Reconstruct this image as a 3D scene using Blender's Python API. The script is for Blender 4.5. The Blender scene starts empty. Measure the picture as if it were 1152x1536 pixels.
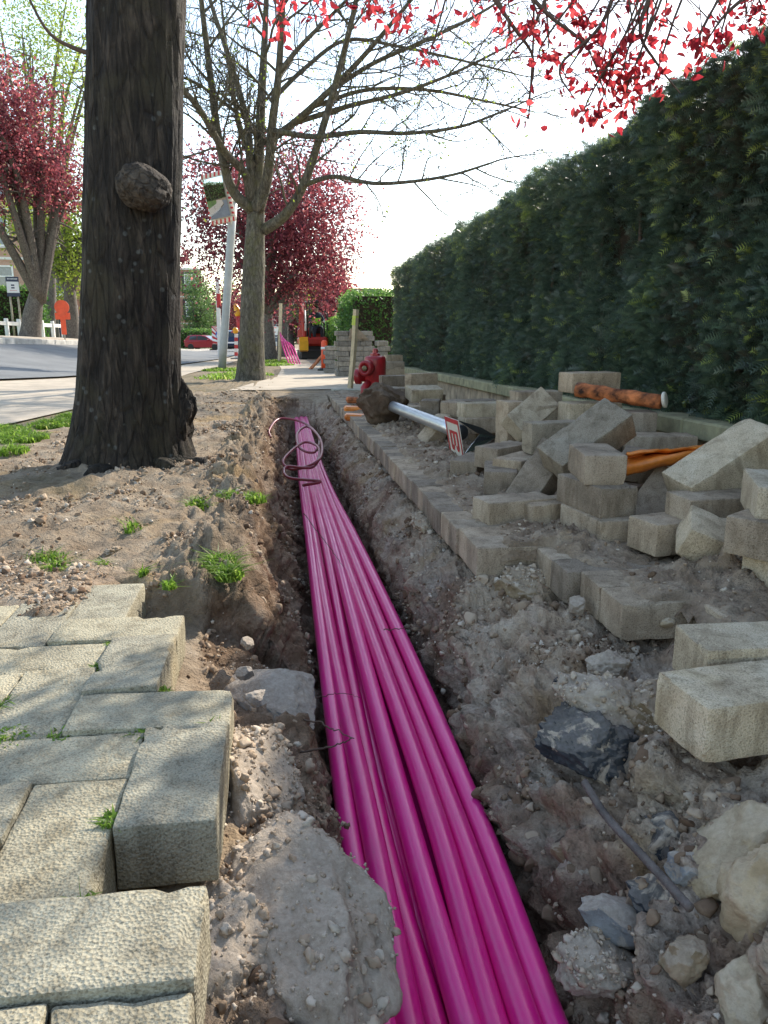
import bpy, math, random
import numpy as np
from mathutils import Vector, Matrix, Euler, Quaternion

random.seed(7)
rng = np.random.default_rng(11)
SC = bpy.context.scene
COL = SC.collection

# ------------------------------------------------------------------ camera, sky, sun, exposure
CAM_H = 0.55                       # eye height above the footpath
SLOPE = 0.0217                     # the street runs gently downhill
PITCH = math.radians(13.545)
YAW = math.radians(7.621)
FPX = 1154.0
SUN_AZ = math.radians(42)          # right of the street direction
SUN_EL = math.radians(33)

cam_d = bpy.data.cameras.new('camera')
cam = bpy.data.objects.new('camera', cam_d)
COL.objects.link(cam)
cam.location = (0, 0, CAM_H)
fw = Vector((math.sin(YAW) * math.cos(PITCH), math.cos(YAW) * math.cos(PITCH), -math.sin(PITCH)))
rt = Vector((math.cos(YAW), -math.sin(YAW), 0))
up = rt.cross(fw)
cam.rotation_euler = Matrix((rt, up, -fw)).transposed().to_euler()
cam_d.sensor_fit = 'HORIZONTAL'
cam_d.sensor_width = 36.0
cam_d.lens = 36.0 * FPX / 1152.0
cam_d.clip_start = 0.02
cam_d.clip_end = 2000
SC.camera = cam

world = bpy.data.worlds.new('World')
SC.world = world
world.use_nodes = True
wn = world.node_tree
wn.nodes.clear()
sky = wn.nodes.new('ShaderNodeTexSky')
sky.sky_type = 'NISHITA'
sky.sun_disc = False
sky.sun_elevation = SUN_EL
sky.sun_rotation = SUN_AZ
sky.altitude = 50
sky.air_density = 1.0
sky.dust_density = 0.4
sky.ozone_density = 3.5
bg = wn.nodes.new('ShaderNodeBackground')
bg.inputs['Strength'].default_value = 0.15
wo = wn.nodes.new('ShaderNodeOutputWorld')
tint = wn.nodes.new('ShaderNodeMix')        # white balance of the picture: a slightly warmer, cyan sky
tint.data_type = 'RGBA'
tint.blend_type = 'MULTIPLY'
tint.inputs[0].default_value = 1.0
tint.inputs[7].default_value = (1.22, 0.98, 0.76, 1)
wn.links.new(sky.outputs[0], tint.inputs[6])
wn.links.new(tint.outputs[2], bg.inputs[0])
wn.links.new(bg.outputs[0], wo.inputs[0])

sun_d = bpy.data.lights.new('sun', 'SUN')
sun_d.energy = 2.0
sun_d.angle = math.radians(0.53)
sun_d.color = (1.0, 0.93, 0.82)
sun = bpy.data.objects.new('sun', sun_d)
COL.objects.link(sun)
SUN_DIR = Vector((math.sin(SUN_AZ) * math.cos(SUN_EL), math.cos(SUN_AZ) * math.cos(SUN_EL), math.sin(SUN_EL)))
sun.rotation_euler = SUN_DIR.to_track_quat('Z', 'Y').to_euler()
sun.location = (6, 8, 12)

SC.view_settings.view_transform = 'Standard'
SC.view_settings.look = 'None'
SC.view_settings.exposure = 1.82
SC.view_settings.gamma = 1.0
SC.render.engine = 'CYCLES'
SC.cycles.max_bounces = 8
SC.cycles.transparent_max_bounces = 6

# ------------------------------------------------------------------ measuring helpers
FW, RT, UP = np.array(fw), np.array(rt), np.array(up)
O = np.array([0, 0, CAM_H])


def ray(px, py):
    return FW + RT * (px - 576) / FPX + UP * (768 - py) / FPX


def P(px, py, Y):
    """point at street distance Y seen under the photograph's pixel"""
    d = ray(px, py)
    return O + d * Y / d[1]


def G(px, py, off=0.0):
    """point on the sloping footpath plane (raised by off)"""
    d = ray(px, py)
    t = (off - CAM_H) / (d[2] + SLOPE * d[1])
    return O + t * d


def sm(a, b, x):
    t = np.clip((x - a) / (b - a), 0, 1)
    return t * t * (3 - 2 * t)


def zg(X, Y):
    """terrain height without the trench"""
    X = np.asarray(X, float)
    Y = np.asarray(Y, float)
    rise = sm(-2.4, -8.6, X) * 0.70 * (1 - sm(32, 64, Y)) * sm(4, 16, Y)
    return -SLOPE * np.clip(Y, -50, 140) + rise


def GT(px, py):
    """point where the pixel's ray meets the terrain"""
    d = ray(px, py)
    t = np.geomspace(0.3, 400, 6000)
    p = O + t[:, None] * d
    k = np.argmax(p[:, 2] < zg(p[:, 0], p[:, 1]))
    return p[k]


_tab = np.random.default_rng(3).permutation(256)
_tab = np.concatenate([_tab, _tab, _tab])
_gr = np.random.default_rng(4).normal(size=(256, 3))
_gr /= np.linalg.norm(_gr, axis=1)[:, None]


def noise3(p):
    """gradient noise, p (N,3) -> about [-1,1]"""
    p = np.asarray(p, float)
    i = np.floor(p).astype(int)
    f = p - i
    i &= 255
    u = f * f * f * (f * (f * 6 - 15) + 10)
    res = 0
    for dx in (0, 1):
        for dy in (0, 1):
            for dz in (0, 1):
                hsh = _tab[_tab[_tab[(i[:, 0] + dx) & 255] + ((i[:, 1] + dy) & 255)] + ((i[:, 2] + dz) & 255)]
                g = _gr[hsh]
                d = (g * (f - np.array([dx, dy, dz]))).sum(1)
                w = (u[:, 0] if dx else 1 - u[:, 0]) * (u[:, 1] if dy else 1 - u[:, 1]) * (u[:, 2] if dz else 1 - u[:, 2])
                res = res + w * d
    return res * 1.6


def fbm(p, oct=4, lac=2.1, gain=0.5):
    p = np.asarray(p, float)
    a, s, r = 1.0, 1.0, 0
    for k in range(oct):
        r = r + a * noise3(p * s + 17.3 * k)
        a *= gain
        s *= lac
    return r


# ------------------------------------------------------------------ objects
def tag(o, label=None, cat=None, group=None, kind=None):
    if label:
        o['label'] = label
    if cat:
        o['category'] = cat
    if group:
        o['group'] = group
    if kind:
        o['kind'] = kind
    return o


def link(o, parent=None):
    COL.objects.link(o)
    if parent is not None:
        o.parent = parent
    return o


def make_mesh(name, v, f, attr=None, smooth=False):
    me = bpy.data.meshes.new(name)
    v = np.asarray(v, np.float32)
    if isinstance(f, np.ndarray):
        n, k = f.shape
        me.vertices.add(len(v))
        me.vertices.foreach_set('co', v.ravel())
        me.loops.add(n * k)
        me.loops.foreach_set('vertex_index', f.astype(np.int32).ravel())
        me.polygons.add(n)
        me.polygons.foreach_set('loop_start', np.arange(0, n * k, k, dtype=np.int32))
        me.polygons.foreach_set('loop_total', np.full(n, k, np.int32))
        me.update(calc_edges=True)
    else:
        me.from_pydata([tuple(map(float, q)) for q in v], [], f)
        me.update()
    if smooth:
        me.polygons.foreach_set('use_smooth', np.ones(len(me.polygons), bool))
    if attr is not None:
        for an, av in attr.items():
            a = me.attributes.new(an, 'FLOAT', 'POINT')
            a.data.foreach_set('value', np.asarray(av, np.float32))
    return me


def obj(name, me, m=None, parent=None, loc=None, rot=None):
    o = bpy.data.objects.new(name, me)
    link(o, parent)
    if m is not None and me is not None:
        if not me.materials:
            me.materials.append(m)
        elif me.materials[0] != m:
            o.material_slots[0].link = 'OBJECT'
            o.material_slots[0].material = m
    if loc is not None:
        o.location = tuple(map(float, loc))
    if rot is not None:
        o.rotation_euler = rot
    return o


def empty(name, loc=(0, 0, 0), rz=0.0, rot=None):
    o = bpy.data.objects.new(name, None)
    o.empty_display_size = 0.1
    link(o)
    o.location = tuple(map(float, loc))
    o.rotation_euler = rot if rot is not None else (0, 0, rz)
    return o


class MB:
    """collects pieces of one mesh"""

    def __init__(s):
        s.v, s.f = [], []

    def add(s, v, f):
        b = len(s.v)
        s.v += [tuple(map(float, q)) for q in v]
        s.f += [tuple(int(i) + b for i in q) for q in f]
        return s

    def box(s, c, d, rot=None):
        x, y, z = d[0] / 2, d[1] / 2, d[2] / 2
        v = [Vector(q) for q in ((-x, -y, -z), (x, -y, -z), (x, y, -z), (-x, y, -z), (-x, -y, z), (x, -y, z), (x, y, z), (-x, y, z))]
        if rot is not None:
            R = Euler(rot).to_matrix()
            v = [R @ q for q in v]
        c = Vector(c)
        return s.add([q + c for q in v], [(0, 3, 2, 1), (4, 5, 6, 7), (0, 1, 5, 4), (1, 2, 6, 5), (2, 3, 7, 6), (3, 0, 4, 7)])

    def bbox(s, c, d, b=0.01, rot=None):
        """box with chamfered edges"""
        x, y, z = d[0] / 2, d[1] / 2, d[2] / 2
        b = min(b, x * .9, y * .9, z * .9)
        v, idx = [], {}
        for sx in (-1, 1):
            for sy in (-1, 1):
                for sz in (-1, 1):
                    for ax in range(3):
                        q = [sx * (x - b), sy * (y - b), sz * (z - b)]
                        q[ax] = (sx * x, sy * y, sz * z)[ax]
                        idx[(sx, sy, sz, ax)] = len(v)
                        v.append(Vector(q))
        f = []
        for ax in range(3):
            o1, o2 = [k for k in range(3) if k != ax]
            for sg in (-1, 1):
                q = []
                for a, c2 in ((-1, -1), (1, -1), (1, 1), (-1, 1)):
                    t = [0, 0, 0]
                    t[ax], t[o1], t[o2] = sg, a, c2
                    q.append(idx[(t[0], t[1], t[2], ax)])
                f.append(q)
        for ax in range(3):
            o1, o2 = [k for k in range(3) if k != ax]
            for a in (-1, 1):
                for c2 in (-1, 1):
                    t, t2 = [0, 0, 0], [0, 0, 0]
                    t[ax], t[o1], t[o2] = -1, a, c2
                    t2[ax], t2[o1], t2[o2] = 1, a, c2
                    f.append([idx[(*t, o1)], idx[(*t2, o1)], idx[(*t2, o2)], idx[(*t, o2)]])
        for sx in (-1, 1):
            for sy in (-1, 1):
                for sz in (-1, 1):
                    f.append([idx[(sx, sy, sz, k)] for k in range(3)])
        # orient outward
        ff = []
        for q in f:
            n = (v[q[1]] - v[q[0]]).cross(v[q[2]] - v[q[1]])
            cc = sum((v[i] for i in q), Vector()) / len(q)
            ff.append(q if n.dot(cc) > 0 else q[::-1])
        if rot is not None:
            R = Euler(rot).to_matrix()
            v = [R @ q for q in v]
        c = Vector(c)
        return s.add([q + c for q in v], ff)

    def tube(s, pts, r, n=8, cap=True):
        v, f = tube_geo(pts, r, n, cap)
        return s.add(v, f)

    def lathe(s, prof, n=16, c=(0, 0, 0), rot=None):
        """prof: [(r,z)...] bottom to top"""
        v, f = [], []
        for (r, z) in prof:
            for k in range(n):
                a = 2 * math.pi * k / n
                v.append(Vector((r * math.cos(a), r * math.sin(a), z)))
        for i in range(len(prof) - 1):
            for k in range(n):
                a, b2 = i * n + k, i * n + (k + 1) % n
                f.append((a, b2, b2 + n, a + n))
        f.append(tuple(range(n))[::-1])
        f.append(tuple(range((len(prof) - 1) * n, len(prof) * n)))
        if rot is not None:
            R = Euler(rot).to_matrix()
            v = [R @ q for q in v]
        c = Vector(c)
        return s.add([q + c for q in v], f)

    def prism(s, poly, d, c=(0, 0, 0), rot=None):
        """polygon (x,z) extruded along y by d, centred"""
        n = len(poly)
        v = [Vector((x, -d / 2, z)) for x, z in poly] + [Vector((x, d / 2, z)) for x, z in poly]
        f = [tuple(range(n)), tuple(range(n, 2 * n))[::-1]] + [(i, i + n, (i + 1) % n + n, (i + 1) % n) for i in range(n)]
        if rot is not None:
            R = Euler(rot).to_matrix()
            v = [R @ q for q in v]
        c = Vector(c)
        return s.add([q + c for q in v], f)

    def mesh(s, name, smooth=False):
        return make_mesh(name, s.v, s.f, smooth=smooth)

    def build(s, name, m, parent=None, loc=None, rot=None, smooth=False):
        return obj(name, s.mesh(name, smooth), m, parent, loc, rot)


def tube_geo(pts, r, n=8, cap=True):
    pts = np.asarray(pts, float)
    k = len(pts)
    r = np.full(k, r, float) if np.isscalar(r) else np.asarray(r, float)
    t = np.gradient(pts, axis=0)
    t /= np.linalg.norm(t, axis=1)[:, None] + 1e-12
    ref = np.array([0, 0, 1.]) if abs(t[0, 2]) < 0.9 else np.array([1., 0, 0])
    u = np.cross(t[0], ref)
    u /= np.linalg.norm(u)
    v = []
    ang = np.arange(n) * 2 * math.pi / n
    for i in range(k):
        u = u - t[i] * (u @ t[i])
        u /= np.linalg.norm(u) + 1e-12
        w = np.cross(t[i], u)
        v.append(pts[i] + r[i] * (np.cos(ang)[:, None] * u + np.sin(ang)[:, None] * w))
    v = np.concatenate(v)
    f = []
    for i in range(k - 1):
        for j in range(n):
            a, b = i * n + j, i * n + (j + 1) % n
            f.append((a, b, b + n, a + n))
    if cap:
        f.append(tuple(range(n))[::-1])
        f.append(tuple(range((k - 1) * n, k * n)))
    return v, f


def spline(ctrl, n):
    """Catmull-Rom through control rows"""
    c = np.asarray(ctrl, float)
    c = np.vstack([2 * c[0] - c[1], c, 2 * c[-1] - c[-2]])
    m = len(c) - 3
    out = []
    for q in np.linspace(0, m - 1e-6, n):
        i = int(q)
        t = q - i
        a, b, d, e = c[i], c[i + 1], c[i + 2], c[i + 3]
        out.append(0.5 * (2 * b + (d - a) * t + (2 * a - 5 * b + 4 * d - e) * t * t + (3 * b - a - 3 * d + e) * t ** 3))
    return np.array(out)


# ------------------------------------------------------------------ materials
class NT:
    def __init__(s, name):
        s.m = bpy.data.materials.new(name)
        s.m.use_nodes = True
        s.t = s.m.node_tree
        s.b = s.t.nodes['Principled BSDF']
        s.out = s.t.nodes['Material Output']
        s.tc = s.t.nodes.new('ShaderNodeTexCoord')

    def N(s, typ, **kw):
        n = s.t.nodes.new(typ)
        for k, v in kw.items():
            if k in n.inputs:
                n.inputs[k].default_value = v
            else:
                setattr(n, k, v)
        return n

    def L(s, a, b):
        s.t.links.new(a, b)

    def coords(s, rand=True, scale=None, world=False):
        """object coordinates, shifted per object so copies differ"""
        if world:
            g = s.N('ShaderNodeNewGeometry')
            c = g.outputs['Position']
        else:
            c = s.tc.outputs['Object']
        if rand and not world:
            oi = s.N('ShaderNodeObjectInfo')
            mu = s.N('ShaderNodeMath', operation='MULTIPLY')
            mu.inputs[1].default_value = 37.0
            s.L(oi.outputs['Random'], mu.inputs[0])
            ad = s.N('ShaderNodeVectorMath', operation='ADD')
            s.L(c, ad.inputs[0])
            s.L(mu.outputs[0], ad.inputs[1])
            c = ad.outputs[0]
        if scale is not None:
            mp = s.N('ShaderNodeMapping')
            mp.inputs['Scale'].default_value = scale
            s.L(c, mp.inputs[0])
            c = mp.outputs[0]
        return c

    def noise(s, c, scale, detail=4, rough=0.55, dist=0.0):
        n = s.N('ShaderNodeTexNoise', Scale=scale, Detail=detail, Roughness=rough, Distortion=dist)
        s.L(c, n.inputs['Vector'])
        return n.outputs['Fac']

    def voro(s, c, scale, feature='F1', rnd=1.0):
        n = s.N('ShaderNodeTexVoronoi', feature=feature, Scale=scale)
        n.inputs['Randomness'].default_value = rnd
        s.L(c, n.inputs['Vector'])
        return n.outputs['Distance']

    def ramp(s, fac, stops, interp='LINEAR'):
        r = s.N('ShaderNodeValToRGB')
        r.color_ramp.interpolation = interp
        e = r.color_ramp.elements
        while len(e) < len(stops):
            e.new(0.5)
        for i, (p, c) in enumerate(stops):
            e[i].position = p
            e[i].color = (*c, 1) if len(c) == 3 else c
        s.L(fac, r.inputs[0])
        return r.outputs[0]

    def mix(s, fac, a, b, mode='MIX'):
        n = s.N('ShaderNodeMix', data_type='RGBA', blend_type=mode)
        for q, i in ((fac, 0), (a, 6), (b, 7)):
            if hasattr(q, 'is_linked'):
                s.L(q, n.inputs[i])
            elif i == 0:
                n.inputs[i].default_value = q
            else:
                n.inputs[i].default_value = (*q, 1)
        return n.outputs[2]

    def math(s, op, a, b=None):
        n = s.N('ShaderNodeMath', operation=op)
        for i, q in enumerate((a, b)):
            if q is None:
                continue
            if hasattr(q, 'is_linked'):
                s.L(q, n.inputs[i])
            else:
                n.inputs[i].default_value = q
        return n.outputs[0]

    def attr(s, name):
        return s.N('ShaderNodeAttribute', attribute_name=name).outputs['Fac']

    def bump(s, hgt, strength=0.5, dist=0.01, prev=None):
        b = s.N('ShaderNodeBump', Strength=strength, Distance=dist)
        s.L(hgt, b.inputs['Height'])
        if prev is not None:
            s.L(prev, b.inputs['Normal'])
        return b.outputs[0]

    def done(s, col=None, rough=0.8, normal=None, metal=0.0, spec=None, transl=None):
        if col is not None:
            if hasattr(col, 'is_linked'):
                s.L(col, s.b.inputs['Base Color'])
            else:
                s.b.inputs['Base Color'].default_value = (*col, 1)
        if hasattr(rough, 'is_linked'):
            s.L(rough, s.b.inputs['Roughness'])
        else:
            s.b.inputs['Roughness'].default_value = rough
        s.b.inputs['Metallic'].default_value = metal
        if spec is not None:
            s.b.inputs['Specular IOR Level'].default_value = spec
        if normal is not None:
            s.L(normal, s.b.inputs['Normal'])
        if transl is not None:
            tr = s.N('ShaderNodeBsdfTranslucent')
            c2, fac = transl
            if hasattr(c2, 'is_linked'):
                s.L(c2, tr.inputs[0])
            else:
                tr.inputs[0].default_value = (*c2, 1)
            mx = s.N('ShaderNodeMixShader')
            mx.inputs[0].default_value = fac
            s.L(s.b.outputs[0], mx.inputs[1])
            s.L(tr.outputs[0], mx.inputs[2])
            s.L(mx.outputs[0], s.out.inputs[0])
        return s.m


M = {}


def plain(name, col, rough=0.6, metal=0.0, var=0.12, scale=6.0, bump=0.0, bscale=60, spec=None):
    n = NT(name)
    c = n.coords()
    fac = n.noise(c, scale, 5, 0.6)
    lo = tuple(max(0, q * (1 - var * 1.6)) for q in col)
    hi = tuple(min(1, q * (1 + var * 1.4)) for q in col)
    cc = n.ramp(fac, [(0.3, lo), (0.7, hi)])
    nm = n.bump(n.noise(c, bscale, 4, 0.6), bump, 0.01) if bump else None
    M[name] = n.done(cc, rough, nm, metal, spec)
    return M[name]


def soil_mat(name, world=True, dark=1.0):
    n = NT(name)
    c = n.coords(world=world)
    big = n.noise(c, 2.2, 5, 0.6, 0.4)
    mid = n.noise(c, 9.0, 6, 0.65, 0.3)
    fine = n.noise(c, 70.0, 5, 0.7)
    grit = n.voro(c, 150.0)
    dry = n.ramp(mid, [(0.25, (0.20, 0.145, 0.095)), (0.5, (0.33, 0.255, 0.175)), (0.75, (0.47, 0.385, 0.28))])
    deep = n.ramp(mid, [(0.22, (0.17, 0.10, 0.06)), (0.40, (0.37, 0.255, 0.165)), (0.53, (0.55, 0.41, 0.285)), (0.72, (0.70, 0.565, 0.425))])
    red = n.ramp(fine, [(0.3, (0.15, 0.08, 0.054)), (0.7, (0.34, 0.205, 0.14))])
    ochre = n.ramp(fine, [(0.3, (0.27, 0.17, 0.07)), (0.7, (0.52, 0.36, 0.18))])
    grey = n.ramp(fine, [(0.3, (0.32, 0.265, 0.205)), (0.7, (0.64, 0.55, 0.45))])
    d = n.attr('depth')
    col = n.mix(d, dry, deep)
    rmask = n.ramp(n.noise(c, 3.1, 4, 0.5, 0.5), [(0.52, (0, 0, 0)), (0.62, (1, 1, 1))])
    col = n.mix(n.math('MULTIPLY', n.math('MULTIPLY', rmask, d), 0.75), col, red)
    omask = n.ramp(big, [(0.56, (0, 0, 0)), (0.66, (1, 1, 1))])
    col = n.mix(n.math('MULTIPLY', omask, 0.7), col, ochre)
    gmask = n.ramp(n.noise(c, 2.7, 5, 0.6, 0.8), [(0.5, (0, 0, 0)), (0.66, (1, 1, 1))])
    col = n.mix(n.math('MULTIPLY', n.math('MULTIPLY', gmask, d), 0.75), col, grey)
    col = n.mix(0.45, col, n.ramp(fine, [(0.25, (0.28, 0.28, 0.28)), (0.6, (1.0, 1.0, 1.0))]), 'MULTIPLY')
    shade_mix = n.math('MULTIPLY', n.attr('shade_brown'), n.ramp(n.noise(c, 5.0, 5, 0.65, 0.5), [(0.25, (0.25, 0.25, 0.25)), (0.6, (1, 1, 1))]))
    col = n.mix(shade_mix, col, n.mix(1.0, col, (0.36, 0.31, 0.28), 'MULTIPLY'))  # darkens the soil colour: shade painted on the trench walls, brown at the rim
    mt = n.attr('mix')
    col = n.mix(n.math('MULTIPLY', mt, 0.55), col, (0.09, 0.085, 0.035))
    nm = n.bump(mid, 0.7, 0.03)
    nm = n.bump(fine, 0.9, 0.014, nm)
    nm = n.bump(grit, 0.35, 0.006, nm)
    M[name] = n.done(col, 0.95, nm, spec=0.15)
    return M[name]


def paver_mat(name, base, dark, light, warm=0.5, stain=(0.33, 0.22, 0.1), dust=0.0, low=0.55, rel=0.32):
    n = NT(name)
    c = n.coords()
    oi = n.N('ShaderNodeObjectInfo').outputs['Random']
    big = n.noise(c, 9.0, 5, 0.6, 0.4)
    fine = n.noise(c, 160.0, 4, 0.7)
    agg = n.voro(c, 240.0)
    col = n.ramp(big, [(0.28, dark), (0.5, base), (0.72, light)])
    sp = n.ramp(agg, [(0.12, (0.62, 0.60, 0.56)), (0.45, (1, 1, 1)), (0.8, (0.72, 0.7, 0.67))])
    col = n.mix(0.75, col, sp, 'MULTIPLY')
    speck = n.ramp(n.noise(c, 330.0, 2, 0.5), [(0.34, (0.35, 0.33, 0.3)), (0.46, (1, 1, 1)), (0.66, (1, 1, 1)), (0.76, (1.5, 1.45, 1.35))])
    col = n.mix(0.6, col, speck, 'MULTIPLY')
    st = n.ramp(n.noise(c, 5.0, 4, 0.55, 0.6), [(0.60, (0, 0, 0)), (0.72, (1, 1, 1))])
    col = n.mix(n.math('MULTIPLY', st, 0.42 * warm), col, stain)
    tone = n.ramp(oi, [(0.0, (low, low, low)), (0.5, ((1 + low) * .55, (1 + low) * .545, (1 + low) * .53)), (1.0, (1.1, 1.06, 0.98))])
    col = n.mix(1.0, col, tone, 'MULTIPLY')
    sk = n.ramp(n.noise(n.coords(scale=(1, 1, 0.25)), 26.0, 5, 0.65, 0.5), [(0.36, (0.45, 0.42, 0.38)), (0.52, (1, 1, 1))])
    col = n.mix(0.55, col, sk, 'MULTIPLY')
    if dust:
        g = n.N('ShaderNodeNewGeometry')
        sz = n.N('ShaderNodeSeparateXYZ')
        n.L(g.outputs['Normal'], sz.inputs[0])
        du = n.ramp(n.math('ADD', sz.outputs[2], n.math('MULTIPLY', n.noise(c, 22.0, 5, 0.7), 1.0)), [(1.15, (0, 0, 0)), (1.45, (1, 1, 1))])
        col = n.mix(n.math('MULTIPLY', du, dust), col, n.ramp(fine, [(0.3, (0.22, 0.16, 0.11)), (0.7, (0.42, 0.34, 0.25))]))
    nm = n.bump(big, 0.3, 0.01)
    nm = n.bump(agg, rel, 0.0045, nm)
    nm = n.bump(fine, 0.5, 0.003, nm)
    M[name] = n.done(col, 0.9, nm, spec=0.2)
    return M[name]


def rock_mat(name, cols, veins=None, dust=0.7):
    n = NT(name)
    c = n.coords()
    big = n.noise(c, 11.0, 6, 0.62, 0.7)
    fine = n.noise(c, 110.0, 5, 0.7)
    col = n.ramp(big, [(0.28, cols[0]), (0.5, cols[1]), (0.72, cols[2])])
    if veins:
        vm = n.ramp(n.noise(c, 16.0, 6, 0.6, 1.2), [(0.55, (0, 0, 0)), (0.62, (1, 1, 1))])
        col = n.mix(vm, col, veins)
    col = n.mix(0.4, col, n.ramp(fine, [(0.25, (0.4, 0.4, 0.4)), (0.7, (1, 1, 1))]), 'MULTIPLY')
    g = n.N('ShaderNodeNewGeometry')
    sz = n.N('ShaderNodeSeparateXYZ')
    n.L(g.outputs['Normal'], sz.inputs[0])
    du = n.ramp(n.math('ADD', sz.outputs[2], n.math('MULTIPLY', n.noise(c, 35.0, 5, 0.7), 1.1)), [(0.95, (0, 0, 0)), (1.25, (1, 1, 1))])
    col = n.mix(n.math('MULTIPLY', du, dust), col, n.ramp(fine, [(0.3, (0.30, 0.235, 0.17)), (0.7, (0.52, 0.43, 0.335))]))
    nm = n.bump(big, 0.5, 0.02)
    nm = n.bump(fine, 0.6, 0.006, nm)
    M[name] = n.done(col, 0.9, nm, spec=0.25)
    return M[name]


def leaf_mat(name, stops, transl=0.45, rough=0.55, tboost=1.5, spec=0.3):
    n = NT(name)
    col = n.ramp(n.attr('rnd'), stops)
    hi = n.mix(1.0, col, (tboost,) * 3, 'MULTIPLY')
    M[name] = n.done(col, rough, None, 0, spec, (hi, transl))
    return M[name]


def bark_mat(name, c0, c1, c2, vs=5.0, strength=0.9, moss=None, lichen=False):
    n = NT(name)
    c = n.coords(scale=(1, 1, 1.0 / vs))
    cc = n.coords()
    a = n.noise(c, 28.0, 7, 0.65, 0.5)
    b = n.noise(cc, 60.0, 5, 0.7)
    big = n.noise(cc, 4.0, 4, 0.6)
    col = n.ramp(a, [(0.3, c0), (0.5, c1), (0.72, c2)])
    col = n.mix(0.5, col, n.ramp(big, [(0.3, (0.55, 0.55, 0.55)), (0.7, (1.1, 1.08, 1.05))]), 'MULTIPLY')
    if moss:
        mm = n.ramp(n.noise(cc, 5.5, 4, 0.6), [(0.48, (0, 0, 0)), (0.66, (1, 1, 1))])
        col = n.mix(n.math('MULTIPLY', mm, 0.6), col, moss)
    if lichen:
        lm = n.ramp(n.voro(cc, 22.0), [(0.16, (1, 1, 1)), (0.26, (0, 0, 0))])
        lk = n.ramp(n.noise(cc, 7.0, 3, 0.5), [(0.55, (0, 0, 0)), (0.6, (1, 1, 1))])
        col = n.mix(n.math('MULTIPLY', n.math('MULTIPLY', lm, lk), 0.5), col, (0.17, 0.175, 0.16))
    cr = n.ramp(n.voro(c, 26.0, 'DISTANCE_TO_EDGE'), [(0.0, (0, 0, 0)), (0.10, (1, 1, 1))])
    col = n.mix(0.55 * strength, col, n.mix(cr, (0.3, 0.28, 0.26), (1, 1, 1)), 'MULTIPLY')
    nm = n.bump(a, strength, 0.03)
    nm = n.bump(cr, 0.6 * strength, 0.012, nm)
    nm = n.bump(b, 0.7, 0.01, nm)
    M[name] = n.done(col, 0.85, nm, spec=0.3)
    return M[name]


soil_mat('soil')
paver_mat('paver_new', (0.34, 0.315, 0.28), (0.24, 0.22, 0.195), (0.43, 0.40, 0.36), 0.2)
soil_mat('loose_soil')
paver_mat('paver_old', (0.43, 0.395, 0.295), (0.30, 0.275, 0.21), (0.54, 0.50, 0.375), 1.0, (0.50, 0.37, 0.18), 0.0, 0.86, 0.5)
paver_mat('paver_grey', (0.50, 0.40, 0.295), (0.33, 0.26, 0.19), (0.62, 0.515, 0.395), 0.8, (0.30, 0.21, 0.12), 0.85)
paver_mat('paver_pale', (0.60, 0.505, 0.375), (0.43, 0.355, 0.26), (0.70, 0.62, 0.49), 0.9, (0.45, 0.34, 0.18), 0.6)
rock_mat('rock_flint', [(0.02, 0.023, 0.027), (0.045, 0.05, 0.056), (0.13, 0.13, 0.13)], (0.52, 0.42, 0.31), 0.22)
rock_mat('rock_blue', [(0.16, 0.16, 0.16), (0.29, 0.285, 0.275), (0.44, 0.425, 0.395)], (0.40, 0.35, 0.29))
rock_mat('rock_beige', [(0.34, 0.24, 0.13), (0.55, 0.42, 0.26), (0.70, 0.57, 0.40)], None, 0.3)
rock_mat('rubble', [(0.25, 0.195, 0.14), (0.43, 0.355, 0.27), (0.58, 0.50, 0.40)])
rock_mat('clod', [(0.17, 0.115, 0.06), (0.32, 0.23, 0.135), (0.46, 0.355, 0.225)], None, 0.5)
rock_mat('clump', [(0.05, 0.033, 0.022), (0.115, 0.078, 0.05), (0.22, 0.16, 0.11)], None, 0.15)
leaf_mat('yew', [(0.0, (0.085, 0.055, 0.035)), (0.15, (0.05, 0.075, 0.05)), (0.6, (0.085, 0.125, 0.085)), (0.88, (0.12, 0.175, 0.10)), (0.95, (0.22, 0.28, 0.07)), (1.0, (0.32, 0.38, 0.10))], 0.3, 0.34, 1.4, 0.6)
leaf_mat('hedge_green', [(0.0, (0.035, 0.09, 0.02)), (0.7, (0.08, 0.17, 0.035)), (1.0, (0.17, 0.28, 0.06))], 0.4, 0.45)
leaf_mat('plum', [(0.0, (0.055, 0.018, 0.026)), (0.5, (0.15, 0.038, 0.05)), (0.85, (0.28, 0.075, 0.08)), (1.0, (0.42, 0.15, 0.14))], 0.55, 0.4, 1.9)
leaf_mat('red_leaf', [(0.0, (0.14, 0.012, 0.02)), (0.5, (0.32, 0.025, 0.035)), (1.0, (0.46, 0.07, 0.07))], 0.62, 0.45, 1.6)
leaf_mat('spring_leaf', [(0.0, (0.09, 0.14, 0.02)), (0.6, (0.2, 0.26, 0.035)), (1.0, (0.36, 0.4, 0.07))], 0.55, 0.5, 1.5)
leaf_mat('tree_green', [(0.0, (0.04, 0.085, 0.03)), (0.6, (0.09, 0.16, 0.05)), (1.0, (0.2, 0.28, 0.09))], 0.45, 0.5, 1.5)
leaf_mat('grass', [(0.0, (0.08, 0.14, 0.02)), (0.6, (0.17, 0.29, 0.035)), (0.9, (0.28, 0.42, 0.06)), (1.0, (0.48, 0.44, 0.18))], 0.5, 0.45, 1.5)
bark_mat('bark_dark', (0.010, 0.008, 0.006), (0.036, 0.028, 0.021), (0.12, 0.092, 0.068), 5, 1.0, (0.06, 0.05, 0.028), True)
bark_mat('bark_grey', (0.05, 0.043, 0.032), (0.13, 0.115, 0.085), (0.24, 0.21, 0.16), 3, 0.8, (0.13, 0.12, 0.05))
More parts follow.
